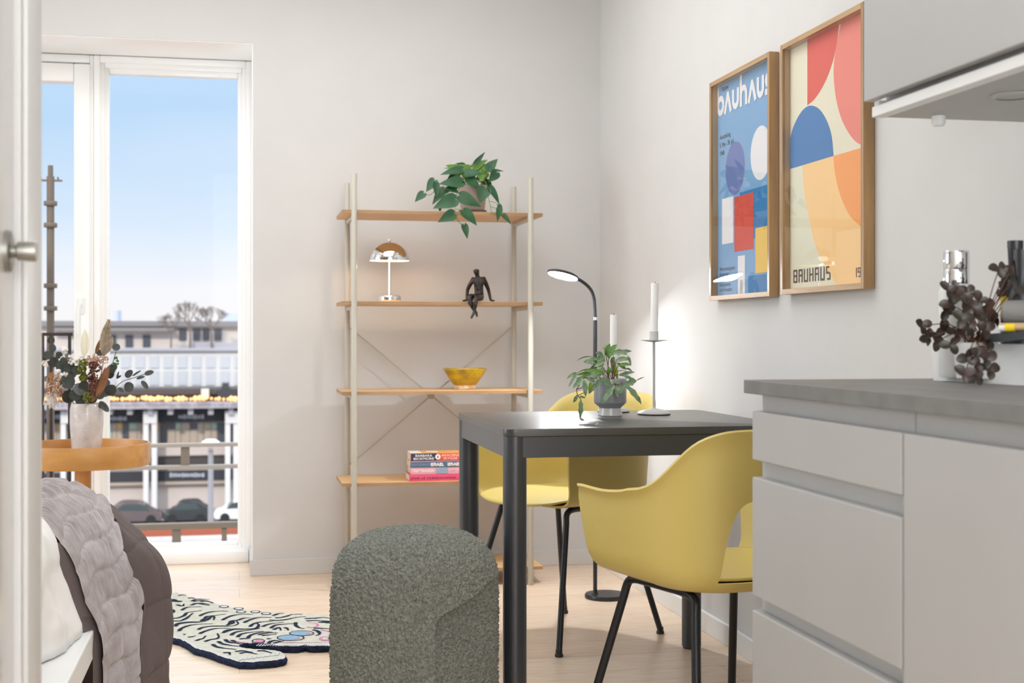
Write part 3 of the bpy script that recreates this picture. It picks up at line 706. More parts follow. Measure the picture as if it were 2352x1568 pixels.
# ------------------------------------------------------------------ stool
def stool():
    c = Vector((.423, 3.28)); tc_ = (-c).normalized(); rt = Vector((-tc_.y, tc_.x)); 
    if rt.x < 0: rt = -rt
    prof = smooth_path([Vector(p + (0,)) for p in ((0, .508), (.05, .507), (.10, .501), (.145, .484), (.178, .455), (.197, .415), (.206, .365), (.208, .30), (.208, .20), (.207, .10), (.204, .03), (.190, .002))], 8)
    L = [0]
    for a, b in zip(prof, prof[1:]): L.append(L[-1] + (b - a).length)
    NS, NP = 380, 860; bm = newbm(); rows = []
    sst = lambda x: 0 if x <= 0 else 1 if x >= 1 else x * x * (3 - 2 * x)
    for i in range(NS + 1):
        s = L[-1] * i / NS; k = 0
        while k < len(L) - 2 and L[k + 1] < s: k += 1
        t = (s - L[k]) / max(1e-9, L[k + 1] - L[k]); q = prof[k].lerp(prof[k + 1], t); r, z = q.x, q.y
        qn = prof[min(k + 1, len(prof) - 1)] - prof[k]; nr, nz_ = -qn.y, qn.x
        ln = math.hypot(nr, nz_) or 1; nr /= ln; nz_ /= ln
        row = []
        for j in range(NP):
            ph = 2 * PI * j / NP; dgr = math.degrees(ph)
            rec = 0
            for a0 in (12.5, 192.5):
                w = (dgr - a0) % 360
                if w < 92:
                    arch = .345 + .055 * sst(w / 60) - .03 * math.exp(-w / 4.0)
                    rec += .042 * sst((arch - z) / .028) * sst(w / 1.3) * (1 - sst((w - 40) / 52))
            # soft roll next to the seam
            rr_ = r - rec
            x = rr_ * math.cos(ph); y = rr_ * math.sin(ph)
            P = Vector((x, y, z)); 
            d1 = noise.voronoi(P * 135)[0][0]; d2 = noise.noise(P * 38); d3 = noise.noise(P * 9)
            h = (0.5 - d1) * .0115 + d2 * .0022 + d3 * .002
            P += Vector((math.cos(ph) * nr, math.sin(ph) * nr, nz_ if True else 0)) * h if r > .01 else Vector((0, 0, h * .5))
            if r <= .0005: P = Vector((0, 0, z))
            w2 = c + tc_ * P.x + rt * P.y
            row.append(bm.verts.new((w2.x, w2.y, max(P.z, .0005))))
        rows.append(row)
    for a, b in zip(rows, rows[1:]):
        for j in range(NP):
            bm.faces.new((a[j], b[j], b[(j + 1) % NP], a[(j + 1) % NP]))
    return bm
tag(obj('boucle_stool', stool(), M['stool_boucle'], ang=180), 'round grey-green boucle stool with folded lobes beside the table', 'stool')

# ------------------------------------------------------------------ shelf unit
SX0, SX1, SY0, SY1 = .430, 1.121, 5.170, 5.500
t = thing('shelving_unit', 'open cream metal shelving unit with five oak shelves against the back wall', 'shelf', (.775, 5.34, 0))
for x in (SX0, SX1):
    for y in (SY0, SY1):
        bm = newbm(); lathe(bm, [(0, 0), (.0105, 0), (.011, .001), (.011, 1.598), (.0103, 1.599), (0, 1.599)], (x, y, 0), 28); obj('post', bm, M['cream_metal'], t)
SH = [1.4625, 1.112, .765, .4135, .071]
for z in SH:
    bm = newbm(); box(bm, .385, 1.173, 5.183, SY1 - .012, z - .014, z, bev=.0008); bm.faces.ensure_lookup_table()
    for f in bm.faces:
        if abs(f.normal.z) < .5 and f.calc_center_median().z < z - .002: f.material_index = 1
    obj('shelf_board', bm, [M['oak_x'], M['oak_edge']], t, smooth=False)
    for x in (SX0, SX1):
        bm = newbm(); box(bm, x - .005, x + .005, SY0, SY1, z - .032, z - .0145, bev=.001); box(bm, x - .008, x + .008, SY0 + .012, SY0 + .02, z - .03, z - .0145); obj('bracket', bm, M['cream_metal'], t)
for a, b_ in (((SX0, 1.02), (SX1, .445)), ((SX0, .445), (SX1, 1.02))):
    bm = newbm(); tube(bm, [(a[0], 5.512, a[1]), (b_[0], 5.512, b_[1])], .0032, 10); obj('cross_brace', bm, M['cream_metal'], t)
bm = newbm(); lathe(bm, [(0, -.006), (.014, -.006), (.016, 0), (.014, .006), (0, .006)], (0, 0, 0), 20)
for v in bm.verts: v.co = Vector(((SX0 + SX1) / 2 + v.co.x, 5.512 + v.co.z * .8, .7325 + v.co.y))
obj('brace_hub', bm, M['cream_metal'], t)

# table lamp
lx, ly, lz = .583, 5.33, SH[1] + .0005
g = thing('table_lamp', 'small chrome mushroom table lamp glowing warm on the second shelf', 'lamp', (lx, ly, lz))
bm = newbm(); lathe(bm, [(0, 0), (.045, 0), (.046, .002), (.046, .022), (.044, .0245), (.008, .026), (.0058, .03), (0, .03)], (lx, ly, lz)); obj('base', bm, M['chrome'], g)
bm = newbm(); tube(bm, [(lx, ly, lz + .028), (lx, ly, lz + .215)], .0048, 16); obj('stem', bm, M['chrome'], g)
zr = lz + .163; pf = [(.080 * math.cos(a), .075 * math.sin(a)) for a in [math.radians(v) for v in range(0, 91, 5)]]
pf[-1] = (0, .075)
bm = newbm(); lathe(bm, pf, (lx, ly, zr), 64, cap=False); sd = obj('lamp_shade', bm, M['chrome'], g, ang=80)
mat('shade_inside', (255, 246, 232), .5)
bm = newbm(); lathe(bm, [(r * .985, z * .985) for r, z in pf], (lx, ly, zr), 64, cap=False); lathe(bm, [(.0788, 0), (.080, 0)], (lx, ly, zr), 64, cap=False); obj('shade_lining', bm, M['shade_inside'], sd, ang=80)
bm = newbm(); lathe(bm, [(0, 0), (.006, 0), (.0045, .004), (.0065, .008), (.0065, .011), (0, .0135)], (lx, ly, zr + .074), 20); obj('finial', bm, M['chrome'], sd)
bm = newbm(); ball(bm, (lx, ly, zr + .030), .017, sub=3); obj('bulb', bm, M['warm_glow'], g)
lamp('table_lamp_light', 'POINT', (lx, ly - .028, zr + .012), (0, 0, 0), 1.0, (1, .74, .46), (.012,))

# bowl
def lump(bm, amp, sc_):
    for v in bm.verts:
        n_ = noise.noise(v.co * sc_); v.co += Vector((v.co.x - v_c[0], v.co.y - v_c[1], 0)).normalized() * n_ * amp if (v.co.xy - Vector(v_c)).length > 1e-4 else Vector()
v_c = (.886, 5.33)
g = thing('ceramic_bowl', 'mustard-yellow glazed footed ceramic bowl on the middle shelf', 'bowl', (v_c[0], v_c[1], SH[2]))
zb = SH[2] + .0006
bm = newbm(); lathe(bm, [(.041, .015), (.046, .018), (.058, .032), (.069, .048), (.080, .066), (.087, .076), (.089, .0795), (.0875, .082), (.084, .080), (.066, .05), (.04, .024), (0, .020)], (v_c[0], v_c[1], zb), 72, cap=False); lump(bm, .0015, 24)
for v in bm.verts: v.co.z += .0018 * math.sin(3 * math.atan2(v.co.y - v_c[1], v.co.x - v_c[0])) * (v.co.z - zb) / .08
obj('bowl', bm, M['bowl_yellow'], g)
bm = newbm(); lathe(bm, [(0, .0), (.043, .0), (.044, .002), (.043, .014), (.041, .018), (0, .018)], (v_c[0], v_c[1], zb), 48); obj('foot_ring', bm, M['bowl_foot'], g)

# books
bz = SH[3] + .0005
def book(label, px0, length, th, yf, cover, spine, z, pages=(232, 222, 200), depth=.125, extras=None, rot=0.0):
    x0 = at(px0, 1095, y=yf).x; x1 = x0 + length
    g = thing('paperback_book', label, 'book', ((x0 + x1) / 2, yf + depth / 2, z), group='paperbacks stacked on the fourth shelf')
    k = len(MATS); mat('cover%d' % k, cover, .4); mat('spine%d' % k, spine, .4); mat('pages%d' % k, pages, .9, var=[v * .93 for v in pages], vscale=60, vdist=(1, 1, 30))
    b = newbm(); box(b, x0 + .002, x1 - .002, yf + .002, yf + depth - .003, z + .0008, z + th - .0008); obj('page_block', b, M['pages%d' % k], g, smooth=False)
    b = newbm(); box(b, x0, x1, yf, yf + depth, z, z + .0008); box(b, x0, x1, yf, yf + depth, z + th - .0008, z + th); cv = obj('cover', b, M['cover%d' % k], g, smooth=False)
    b = newbm(); prism(b, [(yf + .0018, z), (yf + .0018, z + th), (yf, z + th), (yf - .0008, z + th * .5), (yf, z)], 'x', x0, x1); mats = [M['spine%d' % k]]
    if extras: mats += extras(b, x0, yf - .0012, z, th, x1)
    obj('spine', b, mats, g, smooth=False)
    return z + th + .0004
def SM(x, y, z): return Matrix(((1, 0, 0, x), (0, 0, -1, y), (0, 1, 0, z), (0, 0, 0, 1)))
mat('print_white', (240, 236, 228), .6); mat('print_dark', (90, 30, 50), .6); mat('print_navy', (52, 50, 84), .5); mat('print_red', (232, 84, 60), .5); mat('print_bluegrey', (140, 160, 190), .6); mat('print_rose', (214, 140, 160), .6); mat('print_amber', (232, 162, 60), .5); mat('print_grey', (150, 165, 180), .6)
def ex4(b, x, y, z, th, x1):
    text_into(b, 'J O H N   L E   C A R R É', SM(x + .004, y, z + .0075), 1, size=.0115, bold=.0003, box_w=.108)
    text_into(b, 'DEN HEMMELIGE', SM(x + .116, y, z + .008), 1, size=.0095, box_w=.066); return [M['print_dark']]
def ex3(b, x, y, z, th, x1):
    text_into(b, 'NATTERGALEN', SM(x + .012, y, z + .008), 1, size=.011, bold=.0004, box_w=.078)
    quad(b, [(x + .098, y, z + .001), (x + .146, y, z + .001), (x + .146, y, z + th - .001), (x + .098, y, z + th - .001)], 2)
    ball(b, (x + .124, y, z + th * .55), .008, k=3, sub=2, sc=(1.3, .02, .7)); text_into(b, 'LENZ', SM(x + .152, y, z + .009), 4, size=.009); return [M['print_white'], M['print_grey'], M['print_bluegrey'], M['print_rose']]
def ex2(b, x, y, z, th, x1):
    quad(b, [(x, y, z + th - .004), (x1, y, z + th - .004), (x1, y, z + th - .001), (x, y, z + th - .001)], 3)
    text_into(b, 'RALPH GIORDANO', SM(x + .004, y, z + .0075), 1, size=.0075, box_w=.072)
    text_into(b, 'ISRAEL', SM(x + .080, y - .0002, z + .005), 2, size=.0165, bold=.0008, box_w=.052); text_into(b, 'ISRAEL', SM(x + .146, y - .0002, z + .005), 2, size=.0165, bold=.0008, box_w=.052); return [M['print_grey'], M['print_white'], M['print_rose']]
def ex1(b, x, y, z, th, x1):
    quad(b, [(x, y, z + .0005), (x + .102, y, z + .0005), (x + .102, y, z + th - .0005), (x, y, z + th - .0005)], 2)
    text_into(b, 'BARBARA', SM(x + .018, y - .0003, z + .0155), 1, size=.0125, bold=.0002, box_w=.066); text_into(b, 'BICKMORE', SM(x + .011, y - .0003, z + .0035), 1, size=.0125, bold=.0002, box_w=.080)
    ball(b, (x + .106, y - .0002, z + th * .5), .0105, k=1, sub=3, sc=(1, .03, 1)); ball(b, (x + .106, y - .0006, z + th * .5), .004, k=2, sub=2, sc=(.6, .03, 1.3))
    text_into(b, 'AKACIENS', SM(x + .120, y - .0003, z + .0155), 1, size=.0125, box_w=.07); text_into(b, 'SKYGGE', SM(x + .128, y - .0003, z + .0035), 1, size=.0125, box_w=.055); return [M['print_white'], M['print_navy']]
z = book('hot-pink paperback at the bottom of the stack on the fourth shelf', 940, .205, .0255, 5.20, (226, 90, 120), (224, 86, 122), bz, extras=ex4, depth=.13)
z = book('pale pink paperback second from the bottom of the book stack', 944, .203, .0265, 5.205, (226, 80, 80), (236, 176, 186), z, extras=ex3)
z = book('blue-grey paperback with an orange cover third up in the book stack', 942.5, .204, .0255, 5.203, (232, 130, 50), (86, 110, 138), z, extras=ex2)
ztop = z
z = book('thick orange and navy paperback lying on top of the book stack', 943.5, .203, .0285, 5.204, (240, 176, 90), (232, 96, 64), z, extras=ex1)
b = newbm(); x0 = at(943.5, 1040, y=5.204).x; zz = z + .0002
quad(b, [(x0 + .001, 5.205, zz), (x0 + .045, 5.205, zz), (x0 + .045, 5.327, zz), (x0 + .001, 5.327, zz)]); quad(b, [(x0 + .07, 5.24, zz + .0002), (x0 + .115, 5.24, zz + .0002), (x0 + .115, 5.30, zz + .0002), (x0 + .07, 5.30, zz + .0002)])
bk = [o for o in bpy.data.objects if o.name.startswith('paperback_book')][-1]
bk = [o for o in bpy.data.objects if o.type == 'EMPTY' and o.get('label', '').startswith('thick orange')][0]
obj('cover_print', b, M['print_white'], bk, smooth=False)

# statuette
def skin(name, pts, edges, rad, m, sub=2, root=0):
    me = bpy.data.meshes.new(name); me.from_pydata([tuple(p) for p in pts], edges, []); o = bpy.data.objects.new(name, me); C.objects.link(o)
    o.modifiers.new('k', 'SKIN'); 
    for i, r in enumerate(rad):
        sv = me.skin_vertices[0].data[i]; sv.radius = (r, r) if not isinstance(r, tuple) else r; sv.use_root = (i == root)
    sb = o.modifiers.new('s', 'SUBSURF'); sb.levels = sb.render_levels = sub
    bake(o); o.data.materials.clear(); o.data.materials.append(m)
    for f in o.data.polygons: f.use_smooth = True
    return o
def cr1(ax, ay, y): return at(1040 + ax / 9.8, 590 + ay / 9.8, y=y)
u_ = 5.2 / 3093 / 9.8
J = [((590, 915), 5.235, 66), ((588, 800), 5.240, 74), ((582, 660), 5.238, 88), ((575, 560), 5.238, 92), ((560, 470), 5.240, 50), ((552, 405), 5.238, 32), ((530, 345), 5.232, 60), ((525, 268), 5.236, 62),
     ((455, 515), 5.238, 56), ((385, 620), 5.245, 42), ((330, 745), 5.255, 33), ((318, 900), 5.250, 26), ((312, 975), 5.245, 22), ((215, 985), 5.235, 13),
     ((700, 505), 5.238, 58), ((750, 610), 5.245, 42), ((800, 730), 5.255, 33), ((838, 900), 5.252, 26), ((855, 975), 5.245, 22), ((945, 985), 5.235, 13),
     ((535, 922), 5.225, 58), ((440, 895), 5.190, 60), ((368, 890), 5.160, 48), ((400, 1040), 5.150, 44), ((470, 1190), 5.158, 26), ((525, 1240), 5.160, 26), ((548, 1345), 5.145, 18),
     ((650, 918), 5.225, 60), ((590, 900), 5.185, 60), ((530, 895), 5.150, 48), ((510, 1040), 5.135, 44), ((490, 1200), 5.140, 26), ((475, 1265), 5.140, 27), ((410, 1385), 5.125, 18)]
E = [(0, 1), (1, 2), (2, 3), (3, 4), (4, 5), (5, 6), (6, 7), (3, 8), (8, 9), (9, 10), (10, 11), (11, 12), (12, 13), (3, 14), (14, 15), (15, 16), (16, 17), (17, 18), (18, 19), (0, 20), (20, 21), (21, 22), (22, 23), (23, 24), (24, 25), (25, 26), (0, 27), (27, 28), (28, 29), (29, 30), (30, 31), (31, 32), (32, 33)]
so = skin('seated_statuette', [cr1(p[0][0], p[0][1], p[1]) for p in J], E, [p[2] * u_ * (1.3 if i < 8 else 1.35) for i, p in enumerate(J)], M['bronze'])
tag(so, 'dark bronze statuette of a seated man with crossed legs hanging over the second shelf', 'statuette')

# potted philodendron on the top shelf
def c7(ax, ay, y): return at(940 + ax / 7.128, 340 + ay / 7.128, y=y)
px_, py_ = .918, 5.33; zt = SH[0] + .0005
g = thing('potted_philodendron', 'trailing heart-leaved green plant in a pale clay pot on the top shelf', 'plant', (px_, py_, zt))
bm = newbm(); lathe(bm, [(0, 0), (.044, 0), (.050, .004), (.057, .017), (.055, .018), (.047, .007), (0, .006)], (px_, py_, zt), 40); obj('saucer', bm, M['clay_saucer'], g)
bm = newbm(); lathe(bm, [(0, .0075), (.043, .0075), (.045, .009), (.0605, .113), (.0605, .117), (.0575, .117), (.054, .10), (0, .10)], (px_, py_, zt), 40); obj('pot', bm, M['clay_pot'], g)
bm = newbm(); lathe(bm, [(0, .1035), (.054, .1025)], (px_, py_, zt), 30, cap=False); obj('soil', bm, M['soil'], g)
H = [(235, 740, 90, 885, 140, 5.24, 0), (410, 530, 275, 722, 165, 5.25, 0), (440, 580, 440, 820, 120, 5.22, 0), (570, 680, 375, 932, 170, 5.26, 0), (745, 840, 385, 990, 250, 5.20, 0), (725, 1075, 465, 1215, 190, 5.165, 0), (895, 1035, 1107, 1272, 195, 5.16, 0), (900, 1262, 953, 1492, 120, 5.165, 0), (640, 640, 815, 742, 150, 5.24, 0), (855, 560, 480, 590, 210, 5.24, 0), (835, 790, 1180, 965, 220, 5.235, 0), (960, 490, 1165, 690, 200, 5.25, 0), (1240, 660, 1155, 900, 240, 5.24, 0), (1320, 640, 1480, 935, 130, 5.24, 0), (1465, 930, 1530, 1042, 80, 5.20, 0), (1475, 985, 1440, 1212, 105, 5.165, 0), (1540, 1092, 1672, 1257, 85, 5.165, 0), (920, 410, 1225, 425, 160, 5.25, 0), (1430, 400, 1290, 562, 170, 5.27, 0), (1290, 350, 1452, 175, 170, 5.30, 0), (1080, 250, 1245, 58, 85, 5.32, 0), (1050, 320, 1290, 190, 130, 5.34, 1), (1140, 330, 1345, 320, 160, 5.34, 1), (1370, 365, 1552, 380, 55, 5.29, 0), (990, 330, 560, 335, 130, 5.33, 1), (860, 350, 500, 440, 150, 5.29, 0), (760, 330, 590, 285, 110, 5.35, 1), (840, 430, 740, 255, 200, 5.33, 1), (500, 950, 500, 1052, 70, 5.22, 0), (1250, 480, 1180, 330, 160, 5.33, 1), (900, 300, 760, 250, 110, 5.37, 0), (1150, 500, 1260, 440, 140, 5.32, 1), (960, 470, 840, 420, 150, 5.31, 1), (1130, 380, 1060, 240, 130, 5.38, 0), (780, 420, 900, 330, 150, 5.38, 0), (1300, 300, 1200, 420, 140, 5.38, 0)]
bm = newbm(); rr = random.Random(3)
for ax, ay, bx, by, w, y, k in H:
    a = c7(ax, ay, y); b_ = c7(bx, by, y - .006)
    b_.z += 0
    L = w / 7.128 * 5.3 / 3093 * .5 * 2
    leaf(bm, a, b_, Vector((rr.uniform(-.35, .35), -1, rr.uniform(.1, .5))), L, 'heart', .05, .16, k=k)
# a few leaves that hang behind the pot
for q in range(10):
    a = rr.uniform(.2, 2.9); p = Vector((px_ + math.cos(a) * .07, py_ + math.sin(a) * .05, zt + .12 + rr.uniform(0, .05))); leaf(bm, p, p + Vector((math.cos(a) * .05, math.sin(a) * .03, -.035)), (0, .3, 1), .045, 'heart', .05, .15)
obj('leaves', bm, [M['leaf_dark'], M['leaf_light']], g)
bm = newbm()
for path in ([(1000, 560, 5.33), (870, 590, 5.27), (780, 750, 5.235), (755, 1000, 5.18), (765, 1100, 5.165), (830, 1230, 5.16), (900, 1262, 5.165)], [(1120, 560, 5.33), (1250, 560, 5.27), (1300, 840, 5.22), (1330, 960, 5.19), (1360, 1080, 5.17), (1470, 1085, 5.165), (1540, 1092, 5.165)], [(1310, 870, 5.21), (1390, 885, 5.2), (1465, 930, 5.2)], [(1325, 950, 5.19), (1400, 980, 5.17), (1475, 990, 5.165)], [(1000, 550, 5.33), (700, 560, 5.28), (590, 650, 5.25), (450, 680, 5.24), (340, 765, 5.24), (235, 740, 5.24)], [(755, 1000, 5.18), (820, 1005, 5.17), (895, 1035, 5.16)], [(770, 760, 5.235), (800, 775, 5.235), (835, 790, 5.235)], [(765, 1060, 5.17), (745, 1065, 5.165), (725, 1075, 5.165)], [(1050, 560, 5.33), (900, 500, 5.30), (860, 430, 5.3)], [(1130, 560, 5.33), (1230, 480, 5.31), (1290, 380, 5.3)], [(1200, 570, 5.31), (1190, 620, 5.26), (1240, 660, 5.245)], [(1060, 560, 5.33), (1060, 400, 5.33), (1090, 260, 5.32)], [(560, 690, 5.25), (620, 640, 5.26), (800, 560, 5.30)]):
    tube(bm, smooth_path([c7(*p) for p in path], 5), .0013, 6)
obj('stems', bm, M['stem_green'], g)

# ------------------------------------------------------------------ floor lamp
bc = at(1391, 1366, z=0.01)
g = thing('floor_lamp', 'slim black gooseneck LED floor lamp lit white behind the table', 'lamp', (bc.x, bc.y, 0))
bm = newbm(); lathe(bm, [(0, 0), (.076, 0), (.078, .004), (.078, .012), (.075, .016), (0, .017)], (bc.x, bc.y, 0)); obj('base', bm, M['lamp_black'], g)
yp = bc.y - .002; pb = at(1367, 1360, y=yp); pt = at(1367, 735, y=yp)
bm = newbm(); lathe(bm, [(0, .016), (.014, .016), (.012, .021), (0, .021)], (pb.x, yp, 0), 20); tube(bm, [(pb.x, yp, .018), (pb.x, yp, pt.z)], .0078, 16); obj('pole', bm, M['lamp_black'], g)
bm = newbm(); tube(bm, [(pb.x, yp, pt.z), (pb.x, yp, pt.z + .011)], .0086, 16); obj('collar', bm, M['silver'], g)
def f1(px, py, dy=0): return at(px, py, y=yp + dy)
neck = smooth_path([Vector((pb.x, yp, pt.z + .01)), f1(1366, 705), f1(1364, 684), f1(1358, 667, -.004), f1(1347, 654, -.008), f1(1335, 645, -.012), f1(1326, 640, -.015)], 6)
bm = newbm(); tube(bm, neck, .0062, 12); obj('gooseneck', bm, M['lamp_black'], g)
# head: an ellipse whose lit face looks down, to the right wall and to the front
A = f1(1259.5, 624.5, -.035); B = f1(1326, 643, -.018); cc = (A + B) / 2; ax = (B - A).normalized(); half = (B - A).length / 2
nrm = Vector((.42, -.16, -1)); nrm = (nrm - ax * nrm.dot(ax)).normalized(); sd_ = ax.cross(nrm)
def headprof(scl, off): return [cc + ax * math.cos(2 * PI * i / 48) * half * scl + sd_ * math.sin(2 * PI * i / 48) * .032 * scl + nrm * off for i in range(48)]
bm = newbm(); R_ = [headprof(1.02, .0), headprof(1.05, -.003), headprof(1.03, -.008), headprof(.85, -.013), headprof(.4, -.015)]
for a, b_ in zip(R_, R_[1:]): loft(bm, a, b_)
vs = [bm.verts.new(p) for p in R_[-1]]; bm.faces.new(vs)
vs = [bm.verts.new(p) for p in R_[0]]; bm.faces.new(vs)
bmesh.ops.remove_doubles(bm, verts=bm.verts, dist=1e-5)
hd = obj('lamp_head', bm, M['lamp_black'], g)
bm = newbm(); a_ = headprof(.98, .0015); bm.faces.new([bm.verts.new(p) for p in a_]); loft(bm, a_, headprof(.98, .0)); obj('diffuser', bm, M['white_glow'], hd, smooth=False)
ll = lamp('floor_lamp_light', 'AREA', cc + nrm * .004, nrm.to_track_quat('-Z', 'Y').to_euler(), 7.0, (.95, .97, 1), (.10, .055), shape='ELLIPSE', spread=math.radians(170))

# ------------------------------------------------------------------ things on the table
def candle_holder(label, px, yb_, z_tray, lean, seed):
    p = at(px, yb_, z=TZ)
    x, y = p.x, p.y
    g = thing('candlestick', label, 'candlestick', (x, y, TZ), group=None)
    b = newbm(); lathe(b, [(0, 0), (.048, 0), (.0485, .002), (0, .002)], (x, y, TZ + .0003), 48, k=1); lathe(b, [(0, .002), (.049, .002), (.050, .004), (.046, .009), (.030, .014), (.0065, .0185), (.0045, .022), (0, .022)], (x, y, TZ + .0003), 48); obj('base', b, [M['holder_grey'], M['black_metal']], g)
    b = newbm(); tube(b, [(x, y, TZ + .018), (x, y, z_tray)], .0040, 14); obj('stem', b, M['holder_grey'], g)
    b = newbm(); lathe(b, [(0, -.004), (.006, -.004), (.022, -.0015), (.0395, .001), (.0398, .0025), (.02, .001), (0, .0005)], (x, y, z_tray), 40); obj('drip_tray', b, M['holder_grey'], g)
    b = newbm(); lathe(b, [(.0135, .0005), (.0137, .028), (.0120, .028), (.0118, .002)], (x, y, z_tray), 32, cap=False); obj('cup', b, M['holder_grey'], g)
    c = thing('taper_candle', label.split(' candlestick')[0].replace('grey metal', 'white unlit') + ' candle standing in the ' + ('taller visible' if seed else 'hidden') + ' candlestick', 'candle', (x, y, z_tray + .003))
    b = newbm(); pts = []; 
    for i in range(12):
        k = i / 11; pts.append((x + lean * k ** 1.2, y, z_tray + .003 + .168 * k))
    tube(b, pts, [.0112] * 11 + [.0118], 24); obj('wax', b, M['candle'], c)
    b = newbm(); q = pts[-1]; tube(b, [(q[0], q[1], q[2] - .001), (q[0] + .0006, q[1], q[2] + .0035)], .0011, 6); obj('wick', b, M['wick'], c)
    return g, c
g1, c1 = candle_holder('front', 1502, 952, .964, .0035, 1)
g1['label'] = 'slender pale grey metal candlestick standing right of the potted fern'; c1['label'] = 'tall white unlit candle in the candlestick right of the fern'
g2, c2 = candle_holder('rear', 1409, 946.5, .872, .001, 0)
g2['label'] = 'shorter pale grey candlestick mostly hidden behind the potted fern'; c2['label'] = 'white unlit candle rising behind the potted fern'
# fern
fp = at(1401.5, 955, z=TZ); fx, fy = fp.x, fp.y
g = thing('potted_fern', 'bushy blue-green fern in a grey footed glazed pot on the table', 'plant', (fx, fy, TZ))
bm = newbm(); lathe(bm, [(0, .0005), (.034, .0005), (.0352, .003), (.0345, .008), (.0315, .0215), (.0312, .0235)], (fx, fy, TZ), 56, cap=False, k=1)
lathe(bm, [(.0312, .0235), (.0325, .026), (.046, .0375), (.0475, .041), (.0475, .107), (.0463, .1085), (.0450, .107), (.0445, .09), (0, .09)], (fx, fy, TZ), 56, cap=False); obj('pot', bm, [M['grey_glaze'], M['pale_glaze']], g, ang=28)
bm = newbm(); lathe(bm, [(0, .098), (.044, .096)], (fx, fy, TZ), 24, cap=False); obj('soil', bm, M['soil'], g)
def c8(ax, ay, y): return at(1290 + ax / 7.84, 780 + ay / 7.84, y=y)
F = [(790, 290, 870, 65, 95, .03, 1), (830, 270, 1000, 85, 105, .02, 1), (850, 250, 1270, 205, 85, -.01, 0), (900, 220, 1200, 285, 75, .0, 0), (760, 290, 605, 235, 90, -.01, 0), (780, 340, 585, 350, 65, .0, 0), (610, 400, 385, 410, 110, .01, 0), (770, 390, 570, 500, 80, -.02, 0), (760, 440, 630, 490, 55, .0, 1), (960, 390, 1180, 320, 80, -.02, 0), (1040, 455, 1260, 460, 80, .0, 1), (1190, 290, 1250, 460, 50, -.01, 0), (1070, 370, 1235, 360, 85, .02, 1), (905, 380, 1010, 720, 90, .04, 2), (860, 610, 850, 485, 95, -.04, 1), (790, 595, 380, 555, 80, -.03, 1), (785, 580, 660, 500, 60, -.02, 0), (270, 590, 90, 700, 60, -.03, 0), (285, 600, 120, 860, 50, -.05, 0), (400, 680, 205, 880, 100, -.05, 0), (400, 720, 430, 1030, 90, -.06, 0), (700, 650, 410, 650, 90, -.05, 0), (430, 670, 600, 770, 110, -.04, 0), (730, 690, 480, 980, 80, -.05, 0), (530, 760, 490, 975, 100, -.02, 2), (720, 700, 880, 800, 150, -.06, 0), (950, 815, 715, 1170, 105, -.075, 0), (970, 825, 1010, 1035, 90, -.07, 0), (1115, 815, 1020, 980, 110, -.065, 0), (1140, 825, 1435, 1172, 110, -.06, 0), (1110, 820, 1350, 740, 110, -.05, 0), (1100, 650, 1350, 745, 75, -.02, 0), (1340, 735, 1497, 668, 22, -.02, 0), (1040, 645, 1325, 585, 72, .0, 0), (285, 990, 210, 1130, 60, -.06, 0), (300, 1035, 435, 1050, 50, -.07, 0), (345, 1070, 332, 1420, 80, -.07, 0), (940, 790, 880, 780, 40, -.06, 2), (780, 340, 700, 440, 70, .03, 1), (940, 300, 900, 430, 80, .03, 0), (850, 300, 960, 250, 60, -.02, 1), (640, 650, 250, 700, 70, .0, 1), (560, 600, 260, 640, 60, .02, 1), (1000, 420, 1160, 540, 70, .05, 1), (700, 360, 500, 340, 70, .05, 1)]
bm = newbm(); rr = random.Random(11); mpx = fy / (math.cos(TH)) / FPX / 7.84 * .98
for ax, ay, bx, by, w, dy, k in F:
    a = c8(ax, ay, fy + dy); b_ = c8(bx, by, fy + dy + rr.uniform(-.018, .01))
    leaf(bm, a, b_, Vector((rr.uniform(-.3, .3), -1, rr.uniform(.2, .9))), w * mpx * 1.12, 'lance', rr.uniform(.03, .12), .22, k=k, n=9 + rr.random() * 5)
for q in range(16):
    a = rr.uniform(0.1, 3.0); p = Vector((fx + math.cos(a) * .05, fy + math.sin(a) * .04, TZ + .11 + rr.uniform(.0, .09))); leaf(bm, p, p + Vector((math.cos(a) * .05, math.sin(a) * .05, rr.uniform(-.02, .02))), (0, .2, 1), .015, 'lance', .1, .2, k=rr.choice((0, 1)))
obj('leaves', bm, [M['leaf_fern'], M['leaf_light'], M['leaf_lime']], g)
bm = newbm()
for tx, ty, dy in ((800, 300, .02), (850, 330, .01), (880, 370, .0), (920, 380, .02), (950, 390, 0), (970, 400, .01), (1040, 450, 0), (790, 560, -.02), (800, 600, -.03), (1100, 650, -.01), (1110, 820, -.05), (970, 820, -.06), (690, 640, -.04), (400, 690, -.05), (560, 600, -.02), (840, 420, .03), (620, 400, .01)):
    a = Vector((fx + rr.uniform(-.012, .012), fy + rr.uniform(-.012, .012), TZ + .098)); b_ = c8(tx, ty, fy + dy); md = (a + b_) / 2 + Vector((0, 0, .012)); tube(bm, smooth_path([a, md, b_], 5), .0011, 6)
for path in ([(700, 620, -.05), (450, 640, -.05), (300, 850, -.06), (270, 900, -.06), (290, 1000, -.06), (345, 1070, -.07)], [(380, 860, -.06), (280, 890, -.06)], [(390, 960, -.06), (300, 1000, -.06)], [(950, 790, -.06), (1050, 820, -.06)]):
    tube(bm, smooth_path([c8(p[0], p[1], fy + p[2]) for p in path], 4), .0012, 6)
obj('stems', bm, M['stem_brown'], g)
